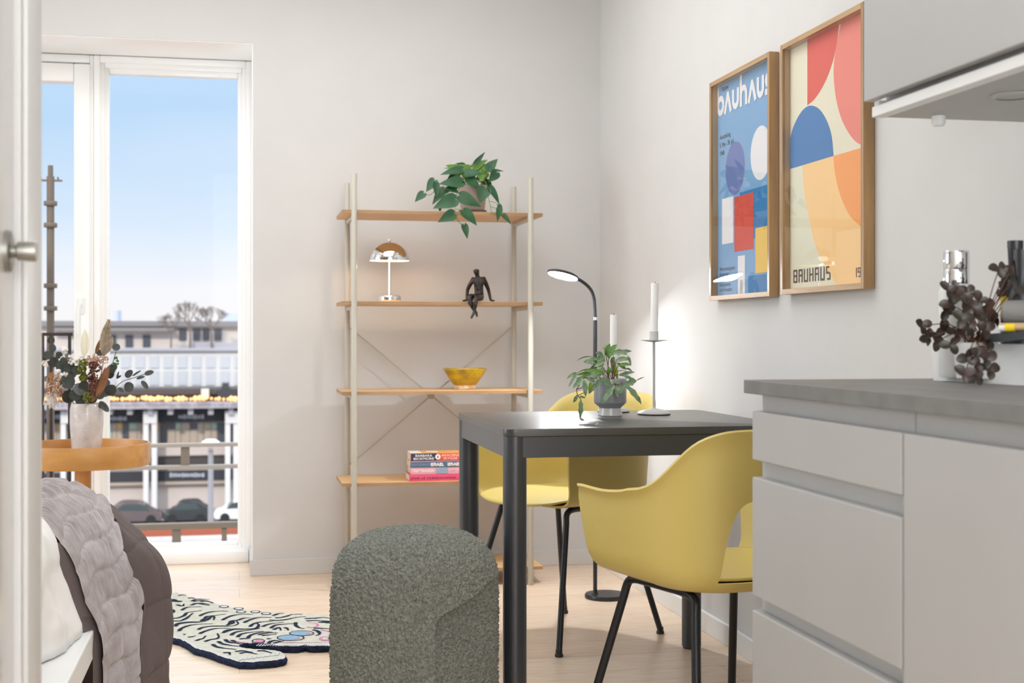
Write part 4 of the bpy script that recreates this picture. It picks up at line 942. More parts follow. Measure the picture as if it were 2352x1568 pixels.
# ------------------------------------------------------------------ bed
bedx0, bedx1, bedy0, bedy1 = -1.78, -.33, 2.0, 3.72
g = thing('bed_frame', 'low white bed frame with a wide ledge at lower left', 'bed', ((bedx0 + bedx1) / 2, (bedy0 + bedy1) / 2, 0))
bm = newbm(); box(bm, bedx1 - .16, bedx1, bedy0, bedy1, .235, .30, bev=.004); box(bm, bedx0, bedx0 + .1, bedy0, bedy1, .235, .30, bev=.004); box(bm, bedx0 + .1, bedx1 - .16, bedy1 - .09, bedy1, .235, .30, bev=.004); box(bm, bedx0 + .1, bedx1 - .16, bedy0, bedy1 - .09, .235, .262, bev=.002); obj('platform', bm, M['white_trim'], g, smooth=False)
for x in (bedx0 + .25, bedx1 - .3):
    for y in (bedy0 + .2, bedy1 - .3):
        bm = newbm(); box(bm, x - .03, x + .03, y - .03, y + .03, 0, .2345, bev=.003); obj('leg', bm, M['white_trim'], g, smooth=False)
bm = newbm(); box(bm, bedx0 + .09, -.462, bedy0 + .02, 3.60, .3015, .515, bev=.035, seg=4); tag(obj('mattress', bm, M['sheet_white']), 'thick white mattress lying on the white bed frame', 'mattress')
def fbm(p, s, o=3):
    v = 0; a = 1
    for i in range(o): v += a * noise.noise(p * s); s *= 2.1; a *= .5
    return v
# white duvet
bm = newbm(); rows = []; NJ, NI = 130, 90
prof = smooth_path([Vector(p) for p in ((-1.55, .56, 0), (-1.2, .575, 0), (-.9, .575, 0), (-.62, .575, 0), (-.50, .572, 0), (-.43, .545, 0), (-.402, .49, 0), (-.400, .42, 0), (-.398, .36, 0), (-.396, .318, 0))], 10)
for j in range(NJ + 1):
    y = 2.03 + 1.178 * j / NJ; r = []
    for i, q in enumerate(prof):
        p = Vector((q.x, y, q.y)); k = i / (len(prof) - 1)
        n_ = fbm(p, 5, 4); n2 = fbm(p + Vector((5, 3, 2)), 9, 3)
        side = max(0, (k - .55) / .45)
        x = q.x + side * (.030 * n2 + .006 * noise.noise(p * 30) + .034 * noise.noise(Vector((0, y * 9, q.y * 3)))) ; z = q.y + (1 - side) * (.034 * n_ + .012)
        x += .03 * side * max(0, (y - 2.95) / .24) * max(0, (q.y - .40) / .17)
        if i == len(prof) - 1: z = .304
        e_ = min(1, max(0, (y - 2.85) / .3)); fl = max(0, min(.048, (.46 - z) * .34))
        r.append(bm.verts.new((min(x, -.374) * (1 - e_) + (q.x + fl + .004 * n2) * e_, y, z)))
    rows.append(r)
for a, b_ in zip(rows, rows[1:]):
    for i in range(len(a) - 1): bm.faces.new((a[i], a[i + 1], b_[i + 1], b_[i]))
dv = tag(obj('duvet', bm, M['sheet_white'], ang=180), 'rumpled white duvet hanging over the bed side next to the quilt', 'duvet')
sm = dv.modifiers.new('s', 'SOLIDIFY'); sm.thickness = .012; sm.offset = -1; bake(dv)
# quilt
near = [(-1.3, .61), (-.9, .612), (-.60, .610), (-.50, .588), (-.415, .515), (-.372, .44), (-.350, .36), (-.3215, .29), (-.318, .2), (-.316, .1), (-.316, .012)]
far = [(-1.3, .60), (-.9, .600), (-.503, .590), (-.39, .556), (-.335, .525), (-.25, .437), (-.196, .33), (-.186, .24), (-.184, .16), (-.190, .08), (-.195, .012)]
def resample(pl, n):
    sp = smooth_path([Vector((a, b, 0)) for a, b in pl], 12); L = [0]
    for a, b in zip(sp, sp[1:]): L.append(L[-1] + (b - a).length)
    out = []
    k = 0
    for i in range(n + 1):
        s = L[-1] * i / n
        while k < len(L) - 2 and L[k + 1] < s: k += 1
        out.append(sp[k].lerp(sp[k + 1], (s - L[k]) / max(1e-9, L[k + 1] - L[k])))
    return out, L[-1]
NS = 260; pn, Ln = resample(near, NS); pf_, Lf = resample(far, NS)
def quilt_pt(s, t):
    """s 0..1 down the drape, t 0..1 from the near edge to the far edge"""
    i = min(int(s * NS), NS - 1); f = s * NS - i
    a = pn[i].lerp(pn[i + 1], f); b = pf_[i].lerp(pf_[i + 1], f)
    e = t ** 1.15
    q = a.lerp(b, e); return Vector((q.x, 3.235 + .50 * t, q.y))
def ridge(s, t, seed):
    seam = s * 20 + .3 * math.sin(t * 7) + t * 1.2
    cell = math.floor(seam); fr = seam - cell
    ph = noise.noise(Vector((cell * 3.7, t * 6, seed))) * 3.2 + noise.noise(Vector((s * 14, t * 9, 4))) * 2.0
    am = .75 + .5 * noise.noise(Vector((cell * 1.9, t * 24, 9)))
    w = abs(math.sin(t * 210 + ph * 1.6 + 1.0 * noise.noise(Vector((t * 50, s * 22, 7))))) - .5
    w2 = math.sin(t * 96 + ph * 2.2 + 2)
    pinch = min(1, 6 * min(fr, 1 - fr))
    return (w * .0078 + w2 * .0026) * am * (.45 + .55 * pinch) - .006 * (1 - pinch)
def quilt_grid(t0, t1, nt_, s0, s1, ns, fn, tmap=None):
    bm = newbm(); rows = []
    for j in range(nt_ + 1):
        t = t0 + (t1 - t0) * j / nt_; r = []
        for i in range(ns + 1):
            s = s0 + (s1 - s0) * i / ns
            if tmap: t = tmap(s, j / nt_)
            p = quilt_pt(s, t); d = (quilt_pt(min(s + .004, 1), t) - quilt_pt(max(s - .004, 0), t)); e = (quilt_pt(s, min(t + .01, 1)) - quilt_pt(s, max(t - .01, 0)))
            n_ = e.cross(d) ; n_ = n_.normalized() if n_.length else Vector((1, 0, 0))
            if n_.z + n_.x < 0: n_ = -n_
            q = p + n_ * fn(s, t)
            q.z = max(q.z, .004); r.append(bm.verts.new(q))
        rows.append(r)
    for a, b in zip(rows, rows[1:]):
        for i in range(ns): bm.faces.new((a[i], a[i + 1], b[i + 1], b[i]))
    return bm
g = thing('quilted_bedspread', 'grey-mauve crinkled quilt draped over the bed corner with brown underside', 'bedspread', (-.45, 3.5, 0))
def sm_(x): return 0 if x <= 0 else 1 if x >= 1 else x * x * (3 - 2 * x)
def tb(s): return 1.0 - .36 * sm_((s - .60) / .14) - .20 * sm_((s - .78) / .22)
def f_light(s, t):
    k = t / tb(s)
    h = .012 + ridge(s, k * .85, 1) + .012 * fbm(Vector((s * 3, t * 3, 0)), 1.3)
    h *= min(1, .35 + k * 9)
    h -= .020 * sm_((k - .93) / .07) * sm_((s - .6) / .1)
    h += .012 * math.sin(t * 26 + s * 3) * max(0, (s - .7) / .3)
    return h
bm = quilt_grid(0.0, 1.0, 640, .10, 1.0, 300, f_light, lambda s, k: k * tb(s))
lt = obj('top_cloth', bm, [M['quilt_light']], g, ang=180)
def f_br(s, t):
    v = (t - tb(s)) / max(.02, 1 - tb(s))
    fold = -.034 * math.exp(-((v - .25) / .16) ** 2) * sm_((s - .66) / .1) + .018 * math.exp(-((v - .7) / .25) ** 2) * sm_((s - .66) / .1)
    sq = abs(math.sin(s * 30 + .5 * math.sin(t * 9))); sq2 = abs(math.sin(t * 22 + s * 4))
    puff = .012 * (sq ** .25) * (sq2 ** .25)
    return fold + puff + .012 * fbm(Vector((s * 6, t * 6, 3)), 1.0) * (.3 + s) - .004
bm = quilt_grid(0, 1.0, 90, .585, 1.0, 200, f_br, lambda s, k: (tb(s) - .03) + (1.0 - tb(s) + .03) * k)
obj('underside_fold', bm, M['quilt_brown'], g, ang=180)
# brown lining seen along the near hem
left = [at(a, b, y=3.218) for a, b in ((118, 1248), (128, 1275), (146, 1335), (166, 1395), (186, 1440), (208, 1470), (213, 1500), (214, 1560), (212, 1620), (212, 1700))]
left = smooth_path(left, 12); nl = len(left) - 1
bm = newbm(); rows = []
s_a = min(range(NS), key=lambda i: abs(quilt_pt(i / NS, 0).z - left[0].z) + (0 if i > NS * .4 else 9)) / NS
for j in range(13):
    k = j / 12; r = []
    for i in range(nl + 1):
        u = i / nl; s = s_a + (1 - s_a) * u; p = quilt_pt(s, .09); q = left[i].copy(); q.z = max(q.z, p.z - .015) if u > .6 else q.z
        c_ = p.lerp(q, k); c_.x += .010 * math.sin(k * PI) * (1 if c_.z > .33 else .3); c_.z = max(c_.z, .004); c_.y -= .004
        r.append(bm.verts.new(c_))
    rows.append(r)
for a, b in zip(rows, rows[1:]):
    for i in range(nl): bm.faces.new((a[i], a[i + 1], b[i + 1], b[i]))
obj('hem_lining', bm, M['quilt_brown'], g, ang=180)
# foot end of the quilt
bm = newbm(); rows = []
for j in range(25):
    k = j / 24; r = []
    for i in range(81):
        s = i / 80 * .62; p = quilt_pt(s, 1.0); d = k * .56
        out = .045 * math.sin(min(1, k * 2.2) * PI / 2)
        r.append(bm.verts.new((p.x - .02 * k, p.y + out + .008 * math.sin(p.x * 22 + 1) * k, max(.006, p.z * (1 - k) + .01 * k))))
    rows.append(r)
for a, b in zip(rows, rows[1:]):
    for i in range(80): bm.faces.new((a[i], a[i + 1], b[i + 1], b[i]))
obj('foot_drape', bm, M['quilt_brown'], g, ang=180)

# ------------------------------------------------------------------ rug
def c3(ax, ay, z=.022): return at(380 + ax / 5.88, 1340 + ay / 5.88, z=z)
out = [(-60, 150), (60, 118), (180, 122), (260, 140), (300, 168), (420, 195), (570, 210), (640, 252), (760, 282), (950, 332), (1200, 362), (1500, 387), (1800, 405), (2240, 420), (2420, 450), (2560, 520), (2600, 640), (2520, 760), (2380, 815), (2240, 825), (1990, 835), (1880, 815), (1790, 840), (1560, 835), (1400, 805), (1220, 800), (1100, 798), (1010, 815), (985, 840), (1040, 862), (1200, 880), (1420, 893), (1540, 908), (1600, 940), (1622, 985), (1590, 1010), (1450, 1035), (1300, 1045), (1180, 1055), (1000, 1050), (900, 1020), (780, 985), (560, 905), (400, 865), (320, 805), (200, 745), (60, 715), (-60, 700), (-160, 500), (-160, 300)]
pts = []
for a, b in zip(out, out[1:] + out[:1]):
    A_ = Vector((a[0], a[1], 0)); B_ = Vector((b[0], b[1], 0)); n_ = max(1, int((B_ - A_).length / 22))
    for i in range(n_): pts.append(A_.lerp(B_, i / n_))
rr = random.Random(2)
ring = [c3(p.x + rr.uniform(-2, 2), p.y + rr.uniform(-2, 2)) for p in pts]
bm = newbm(); cen = Vector((0, 0, 0))
n_ = len(ring); top = [bm.verts.new((p.x, p.y, .021 + rr.uniform(-.001, .001))) for p in ring]
def nrm2(i):
    d = ring[(i + 1) % n_] - ring[i - 1]; v = Vector((d.y, -d.x, 0)); return v.normalized()
area = sum(ring[i].x * ring[(i + 1) % n_].y - ring[(i + 1) % n_].x * ring[i].y for i in range(n_)); sgn = 1 if area > 0 else -1
mid = [bm.verts.new((p.x + sgn * nrm2(i).x * (.005 + rr.uniform(0, .002)), p.y + sgn * nrm2(i).y * (.005 + rr.uniform(0, .002)), .013)) for i, p in enumerate(ring)]
bot = [bm.verts.new((p.x + sgn * nrm2(i).x * .003, p.y + sgn * nrm2(i).y * .003, .001)) for i, p in enumerate(ring)]
inn = [bm.verts.new((p.x - sgn * nrm2(i).x * .007, p.y - sgn * nrm2(i).y * .007, .0235)) for i, p in enumerate(ring)]
for A_, B_ in ((mid, top), (bot, mid)):
    for i in range(n_):
        f = bm.faces.new((A_[i], A_[(i + 1) % n_], B_[(i + 1) % n_], B_[i])); f.material_index = 1
for i in range(n_):
    f = bm.faces.new((top[i], top[(i + 1) % n_], inn[(i + 1) % n_], inn[i])); f.material_index = 2
ft = bm.faces.new(inn); ft.material_index = 0
bmesh.ops.triangulate(bm, faces=[ft])
def stroke(pl, w, k, z=.0245):
    sp = smooth_path([c3(a, b, z) for a, b in pl], 5); m_ = len(sp); L = []; R = []
    for i, p in enumerate(sp):
        d = sp[min(i + 1, m_ - 1)] - sp[max(i - 1, 0)]; s = Vector((d.y, -d.x, 0)).normalized()
        u = i / (m_ - 1); ww = w * (1 - .75 * u) * (.55 + .45 * min(1, u * 6)) * (1 + .15 * math.sin(u * 13 + w * 900))
        L.append(bm.verts.new(p + s * ww)); R.append(bm.verts.new(p - s * ww))
    for i in range(m_ - 1): bm.faces.new((L[i], L[i + 1], R[i + 1], R[i])).material_index = k
def oval(cx_, cy_, rx, ry, k, z=.0247, hole=0):
    a = [bm.verts.new(c3(cx_ + rx * math.cos(q * PI / 10), cy_ + ry * math.sin(q * PI / 10), z)) for q in range(20)]
    if not hole: bm.faces.new(a).material_index = k
    else:
        b = [bm.verts.new(c3(cx_ + rx * hole * math.cos(q * PI / 10), cy_ + ry * hole * math.sin(q * PI / 10), z)) for q in range(20)]
        for q in range(20): bm.faces.new((a[q], a[(q + 1) % 20], b[(q + 1) % 20], b[q])).material_index = k
ST = [[(220, 358), (260, 330), (340, 312), (500, 312)], [(0, 345), (70, 345), (120, 375), (80, 400)], [(60, 465), (160, 462), (250, 430), (290, 390), (380, 375), (490, 362)], [(70, 500), (200, 500), (290, 460), (340, 420), (370, 395)], [(135, 575), (170, 540), (300, 520), (450, 515), (560, 490), (620, 440), (660, 450), (650, 490)], [(180, 640), (220, 600), (330, 560), (470, 545), (640, 540)], [(460, 435), (520, 405), (620, 378), (740, 368), (850, 370)], [(480, 500), (530, 470), (560, 440), (640, 430), (820, 408)], [(765, 492), (830, 455), (920, 425), (1040, 410), (1180, 412)], [(830, 560), (890, 530), (900, 500), (980, 490), (1060, 462), (1150, 460)], [(1060, 525), (1120, 495), (1220, 460), (1320, 452), (1430, 455)], [(440, 620), (500, 590), (620, 572), (760, 570), (900, 568), (980, 540), (960, 500)], [(460, 675), (520, 645), (640, 610), (760, 600), (880, 600)], [(775, 665), (830, 635), (930, 612), (1100, 612), (1220, 600), (1260, 560), (1240, 535)], [(885, 695), (930, 660), (1010, 640), (1140, 625), (1280, 600)], [(975, 720), (1010, 685), (1080, 665), (1200, 650), (1330, 640)], [(1110, 740), (1140, 700), (1220, 670), (1340, 650), (1440, 650)], [(1310, 580), (1360, 555), (1450, 535), (1600, 520)], [(1140, 580), (1180, 545), (1260, 520), (1350, 510), (1450, 508)], [(1480, 460), (1560, 455), (1640, 435), (1720, 412), (1850, 410)], [(1450, 430), (1520, 405), (1600, 400)], [(1400, 490), (1520, 495), (1640, 480), (1760, 455), (1900, 440)], [(1420, 600), (1480, 560), (1600, 545), (1760, 535)], [(1460, 620), (1500, 600), (1540, 590), (1560, 630)], [(1600, 590), (1640, 600), (1660, 630)], [(1760, 520), (1760, 560), (1810, 595), (1880, 605)], [(1880, 470), (2000, 465), (2120, 455), (2240, 465)], [(1900, 500), (2050, 495), (2240, 505)], [(1990, 620), (2060, 640), (2080, 680), (2030, 700)], [(2000, 600), (2100, 600), (2240, 610)], [(410, 770), (460, 750), (510, 735), (545, 700)], [(530, 780), (600, 755), (690, 740), (720, 715), (700, 670)], [(300, 720), (350, 715), (410, 700)], [(635, 815), (690, 850), (800, 870), (960, 885)], [(710, 775), (770, 810), (880, 830), (990, 845)], [(805, 750), (850, 785), (940, 800), (1020, 810)], [(890, 760), (960, 785), (1060, 795), (1200, 800)], [(1000, 745), (1060, 738), (1100, 745)], [(1250, 690), (1330, 670), (1430, 660), (1520, 665)], [(1300, 700), (1380, 690), (1500, 680)], [(1370, 740), (1430, 742)], [(350, 235), (420, 210), (520, 210), (600, 212)], [(300, 195), (360, 190), (400, 200)], [(170, 160), (230, 150), (280, 155)], [(470, 240), (560, 235), (640, 255)], [(340, 290), (430, 265), (520, 280), (600, 295)], [(370, 270), (480, 262), (600, 280)], [(150, 280), (230, 300), (250, 270)], [(380, 240), (440, 228), (560, 232), (650, 262)], [(240, 685), (280, 680)], [(780, 930), (860, 930), (870, 960)], [(940, 915), (1040, 905), (1180, 925)], [(1000, 940), (1100, 925), (1240, 950)], [(1240, 905), (1330, 905), (1440, 935)], [(1400, 780), (1480, 765), (1560, 775)], [(1460, 800), (1600, 770)], [(1380, 800), (1450, 770), (1520, 768)]]
for i, pl in enumerate(ST): stroke(pl, .0088 if i not in (4, 9, 13) else .012, 1)
for cx_, cy_ in ((790, 308), (990, 335), (1020, 378), (1215, 378), (1360, 402)): oval(cx_, cy_, 70, 17, 1, hole=.72); oval(cx_, cy_, 50, 11, 2)
for cx_, cy_, rx, ry in ((1840, 668, 170, 38), (1690, 728, 190, 42)): oval(cx_, cy_, rx, ry, 1, hole=.9); oval(cx_ - 20, cy_, rx * .8, ry * .8, 4); stroke([(cx_ + 30, cy_ + 10), (cx_ + 100, cy_ - 4), (cx_ + 130, cy_ + 12)], .006, 3, .0249)
stroke([(1910, 580), (1980, 590), (2050, 570), (2040, 535), (1930, 522)], .007, 3); stroke([(2090, 620), (2160, 630), (2240, 660)], .007, 3); oval(2160, 740, 90, 30, 3); oval(2165, 738, 50, 14, 0, .0250); oval(1270, 772, 60, 20, 3); oval(1255, 772, 90, 30, 1, .0246, hole=.8)
stroke([(950, 785), (1060, 795), (1200, 800)], .005, 3, .0249); stroke([(1540, 795), (1800, 790), (2240, 790)], .004, 3, .0249)
stroke([(2240, 520), (2160, 515), (2060, 520)], .02, 1, .0246); stroke([(40, 215), (100, 230), (220, 240)], .03, 1, .0246)
for i in range(34):
    x_ = 1230 + i * 36; stroke([(x_, 838 + 4 * math.sin(i)), (x_ + 40, 812)], .0032, 2, .0251)
for i in range(9):
    x_ = 1000 + i * 62; stroke([(x_, 1030 - i * 8), (x_ + 30, 1005 - i * 9), (x_ + 60, 1000 - i * 9)], .006, 2, .0251)
rg = tag(obj('tiger_rug', bm, [M['rug_cream'], M['rug_navy'], M['rug_white'], M['rug_pink'], M['rug_blue']], smooth=False), 'cream animal-shaped wool rug with navy stripes on the birch floor', 'rug')

# ------------------------------------------------------------------ side table with vase
sx, sy = -.575, 5.268
g = thing('tray_side_table', 'round oak tray side table standing by the window', 'side table', (sx, sy, 0))
bm = newbm(); lathe(bm, [(0, .494), (.2425, .494), (.2445, .497), (.2445, .574), (.2435, .576), (.2365, .576), (.2355, .574), (.2355, .504), (0, .504)], (sx, sy, 0), 72); obj('tray_top', bm, M['oak_table'], g, ang=50)
bm = newbm(); lathe(bm, [(0, .02), (.030, .02), (.030, .494), (0, .494)], (sx, sy, 0), 32); obj('stem', bm, M['oak_stem'], g)
bm = newbm(); lathe(bm, [(0, 0), (.17, 0), (.172, .004), (.172, .018), (.168, .022), (0, .022)], (sx, sy, 0), 56); obj('foot', bm, M['oak_table'], g)
vp = at(199, 1040, y=sy - .02); vx, vy, vz = vp.x, sy - .02, .5045
vg = mat('vase_glass', (246, 240, 238), .08, bump=.45, bscale=300, var=(206, 194, 188), vscale=14, coat=.6, spec=.9, trans=.2, vdist=(1, 1, 1)); 
bm = newbm(); prof = [(0, .001), (.050, .001), (.0525, .006), (.056, .08), (.0605, .15), (.0600, .20), (.055, .222), (.052, .222), (.056, .20), (.0565, .15), (.052, .08), (.048, .012), (0, .012)]
lathe(bm, prof, (vx, vy, vz), 56, cap=False); tag(obj('glass_vase', bm, vg), 'tall textured translucent glass vase standing in the oak tray', 'vase')
mat('euc_leaf', (66, 72, 66), .6, var=(50, 56, 50), vscale=30); mat('euc_grey', (104, 104, 104), .6); mat('puff_white', (232, 226, 220), .9); mat('pampas', (176, 160, 140), .9, var=(140, 124, 106), vscale=60); mat('pampas_orange', (190, 136, 78), .9, var=(160, 108, 58), vscale=80)
mat('calla', (240, 236, 214), .5); mat('brown_leaf', (150, 104, 70), .7, var=(112, 74, 48), vscale=30); mat('moss', (112, 116, 40), .9, var=(84, 92, 30), vscale=60); mat('berry', (112, 66, 52), .5, var=(84, 50, 42), vscale=60); mat('berry_pale', (196, 160, 140), .6); mat('sprig_green', (74, 122, 54), .6)
def c4(ax, ay, dy=0.0): return at(90 + ax / 4.611, 720 + ay / 4.611, y=vy + dy)
U4 = vy / math.cos(TH) / FPX / 4.611
g = thing('dried_bouquet', 'dried bouquet of eucalyptus, pampas and berries standing in the glass vase', 'bouquet', (vx, vy, vz + .2))
rr = random.Random(8)
mouth = Vector((vx, vy, vz + .19))
bm = newbm()
for (x_, y_, r_) in ((125, 280, 38), (145, 365, 38), (90, 440, 45), (210, 440, 36), (150, 510, 55), (305, 450, 30), (250, 560, 68), (320, 560, 56), (300, 720, 78), (310, 880, 68), (430, 800, 66), (480, 770, 60), (440, 910, 56), (785, 570, 44), (750, 640, 46), (760, 810, 60), (700, 830, 50), (815, 358, 40), (640, 415, 36), (80, 690, 30), (780, 600, 30), (400, 600, 50), (350, 640, 55), (560, 900, 50), (640, 850, 55), (700, 740, 50), (380, 860, 60), (260, 500, 40), (60, 460, 35), (520, 830, 50)):
    a = rr.uniform(0, 6.28); dy = rr.uniform(-.05, .03); c_ = c4(x_, y_, dy); r = r_ * U4
    d = Vector((math.cos(a), rr.uniform(-.3, .3), math.sin(a))).normalized()
    leaf(bm, c_ - d * r, c_ + d * r, Vector((rr.uniform(-.3, .3), -1, rr.uniform(-.2, .5))), r * 1.9, 'round', .04, .12, k=1 if r_ > 70 and 0 else rr.choice((0, 0, 0, 0, 1)))
for (a, b, w) in (((915, 672), (988, 602), 62), ((985, 662), (1080, 600), 18), ((1115, 640), (1215, 615), 48), ((1030, 690), (1120, 665), 26), ((1085, 712), (1152, 797), 46), ((905, 800), (1000, 755), 95), ((820, 684), (870, 655), 22), ((838, 785), (890, 832), 34), ((820, 690), (845, 610), 16), ((640, 930), (735, 1040), 60), ((625, 960), (700, 1000), 50)):
    leaf(bm, c4(*a, -.03), c4(*b, -.04), (0.1, -1, .3), w * U4 * 1.1, 'round', .03, .1)
obj('eucalyptus_leaves', bm, [M['euc_leaf'], M['euc_grey']], g)
bm = newbm()
for path in ([(560, 930, 0), (780, 800, -.02), (890, 715, -.03), (1000, 680, -.03), (1120, 640, -.03)], [(560, 930, 0), (720, 700, 0), (815, 400, 0)], [(520, 930, 0), (330, 700, 0), (150, 420, 0), (120, 260, 0)], [(520, 930, 0), (300, 760, -.02), (80, 680, -.02)], [(540, 930, 0), (640, 700, 0), (700, 400, 0)], [(540, 930, 0), (560, 700, 0), (560, 480, 0)], [(530, 930, 0), (500, 700, 0), (470, 460, 0)]):
    tube(bm, smooth_path([mouth - Vector((0, 0, .15))] * 1 + [c4(*p) for p in path], 4), .0016, 6)
obj('stems', bm, M['stem_brown'], g)
def fluff(bm, cx_, cy_, rx, ry, n_, r0, r1, dy=0, k=0, hang=0):
    for q in range(n_):
        a = rr.uniform(0, 6.28); d = math.sqrt(rr.random()); c_ = c4(cx_ + rx * d * math.cos(a), cy_ + ry * d * math.sin(a), dy + rr.uniform(-.035, .035))
        ball(bm, c_, rr.uniform(r0, r1) * U4, k=k, sub=1, sc=(1, 1, 1 + hang * rr.random()))
bm = newbm()
for x_, y_, r_ in ((270, 400, 32), (265, 475, 34), (345, 490, 44), (70, 520, 42), (385, 505, 34), (280, 640, 22), (205, 612, 18), (260, 370, 20), (440, 470, 24)):
    bm = newbm(); fluff(bm, x_, y_, r_, r_, 16, 9, 17); obj('cotton_flower', bm, M['puff_white'], g)
bm = newbm(); n_ = 420
for q in range(n_):
    a = rr.uniform(0, 6.28); d = math.sqrt(rr.random()); x_, y_ = 165 + 95 * d * math.cos(a), 735 + 125 * d * math.sin(a); p = c4(x_, y_, rr.uniform(-.04, .04)); tube(bm, [p, p + Vector((rr.uniform(-.012, .012), rr.uniform(-.01, .01), rr.uniform(-.022, .004)))], .0009, 3, k=0 if rr.random() < .8 else 1)
for q in range(160):
    x_, y_ = rr.gauss(140, 35), rr.uniform(840, 960); p = c4(x_, y_, rr.uniform(-.03, .03)); tube(bm, [p, p + Vector((rr.uniform(-.006, .006), 0, -.02))], .0009, 3, k=1)
obj('grass_tufts', bm, [M['pampas_orange'], M['puff_white']], g)
bm = newbm(); leaf(bm, c4(470, 465, -.01), c4(484, 160, -.01), (0.4, -1, 0), 88 * U4, 'lance', .03, .6); leaf(bm, c4(475, 465, .004), c4(484, 170, .0), (-.6, -1, 0), 70 * U4, 'lance', -.03, .5); obj('calla_flower', bm, M['calla'], g)
bm = newbm(); leaf(bm, c4(680, 450, -.01), c4(722, 75, -.01), (0.1, -1, 0), 105 * U4, 'lance', .02, .1); leaf(bm, c4(700, 430, -.012), c4(780, 240, -.012), (0.1, -1, 0), 70 * U4, 'lance', .02, .2)
for q in range(260):
    k_ = rr.random(); x_ = 690 + 45 * k_ + rr.uniform(-40, 42) * math.sin(PI * min(.97, k_ * .8 + .15)); y_ = 440 - 340 * k_; p = c4(x_, y_, rr.uniform(-.02, .005)); tube(bm, [p, p + Vector((rr.uniform(-.003, .006), 0, .016))], .0010, 3)
obj('pampas_plume', bm, M['pampas'], g)
bm = newbm(); leaf(bm, c4(595, 425, -.01), c4(645, 270, -.01), (0.4, -1, 0), 42 * U4, 'lance', .05, .3); leaf(bm, c4(580, 920, -.05), c4(745, 540, -.05), (0.2, -1, 0), 95 * U4, 'lance', .02, .3); leaf(bm, c4(600, 880, -.055), c4(700, 560, -.06), (0.8, -1, 0), 60 * U4, 'lance', .02, .3); leaf(bm, c4(560, 940, -.05), c4(620, 740, -.055), (0.3, -1, 0), 60 * U4, 'lance', .02, .3); obj('dried_leaves', bm, M['brown_leaf'], g)
bm = newbm(); fluff(bm, 465, 530, 45, 45, 60, 8, 15, -.03); fluff(bm, 450, 600, 50, 50, 60, 8, 15, -.03); fluff(bm, 470, 680, 48, 40, 60, 8, 15, -.03); obj('moss_flower', bm, M['moss'], g)
bm = newbm(); fluff(bm, 512, 890, 45, 55, 70, 8, 16, -.055); obj('moss_flower', bm, M['moss'], g)
bm = newbm()
fluff(bm, 570, 480, 70, 50, 60, 8, 14, -.03, 1); fluff(bm, 590, 560, 70, 60, 70, 9, 15, -.035); fluff(bm, 570, 680, 50, 80, 70, 10, 17, -.04); fluff(bm, 560, 790, 40, 60, 40, 10, 17, -.045); fluff(bm, 680, 490, 60, 40, 40, 8, 12, -.02, 1); obj('berries', bm, [M['berry'], M['berry_pale']], g)
bm = newbm()
for q in range(14): p = c4(815 + rr.uniform(-25, 25), 500 + rr.uniform(-45, 45), rr.uniform(-.02, .02)); leaf(bm, p, p + Vector((rr.uniform(-.012, .012), -.003, rr.uniform(-.004, .016))), (0, -1, .3), .007, 'lance')
obj('green_sprig', bm, M['sprig_green'], g)

# ------------------------------------------------------------------ outdoors
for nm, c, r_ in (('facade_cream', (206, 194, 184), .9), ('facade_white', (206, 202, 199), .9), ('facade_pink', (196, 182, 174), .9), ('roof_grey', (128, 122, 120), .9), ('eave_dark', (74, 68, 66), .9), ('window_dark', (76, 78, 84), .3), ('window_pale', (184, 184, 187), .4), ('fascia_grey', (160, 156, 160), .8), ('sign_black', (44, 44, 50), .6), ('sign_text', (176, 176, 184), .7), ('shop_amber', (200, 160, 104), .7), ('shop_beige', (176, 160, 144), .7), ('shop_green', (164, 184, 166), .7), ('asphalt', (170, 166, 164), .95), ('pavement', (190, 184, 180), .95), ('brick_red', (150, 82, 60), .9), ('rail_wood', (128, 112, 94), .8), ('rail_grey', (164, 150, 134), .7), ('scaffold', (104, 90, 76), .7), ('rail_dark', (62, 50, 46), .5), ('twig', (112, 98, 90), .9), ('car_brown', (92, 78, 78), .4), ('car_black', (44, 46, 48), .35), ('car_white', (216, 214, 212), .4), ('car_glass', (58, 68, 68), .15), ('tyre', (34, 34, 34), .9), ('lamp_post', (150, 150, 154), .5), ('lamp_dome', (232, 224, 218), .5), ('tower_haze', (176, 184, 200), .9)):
    mat(nm, c, r_)
mat('fairy_bulb', (255, 190, 120), .5, emit=(255, 176, 96), estr=1.6)
D = 100.0
def bx(bm, px0, px1, py0, py1, y0, y1, k=0):
    a = at(px0, py1, y=y0); b = at(px1, py0, y=y0); pm = min(max((px0 + px1) / 2, 100), 560) if px1 - px0 < 400 else 400; a.z = at(pm, py1, y=y0).z; b.z = at(pm, py0, y=y0).z
    box(bm, min(a.x, b.x), max(a.x, b.x), y0, y1, min(a.z, b.z), max(a.z, b.z), k)
GZ = at(400, 1203, y=D - 8).z
bm = newbm(); box(bm, -120, 90, 30, 160, GZ - .3, GZ); struct('street_ground', bm, M['asphalt']); bpy.data.objects['street_ground'].name = 'ground'
g = thing('shopping_centre', 'pale terraced building with shops across the street', 'building', (-30, D, GZ))
bm = newbm(); bx(bm, -500, 1400, 893, 1240, D, D + 8); o_b = obj('shop_wall', bm, M['facade_pink'], g, smooth=False)
bm = newbm(); bx(bm, -500, 1400, 803, 895, D + 1.5, D + 12); obj('glazed_storey', bm, M['facade_white'], g, smooth=False)
bm = newbm(); bx(bm, -500, 1400, 748, 806, D + 8, D + 20); obj('top_storey', bm, M['facade_cream'], g, smooth=False)
bm = newbm(); bx(bm, -500, 1400, 737, 749, D + 7.4, D + 20); bx(bm, 120, 400, 752, 760, D + 7, D + 8, 0); obj('roof', bm, M['roof_grey'], g, smooth=False)
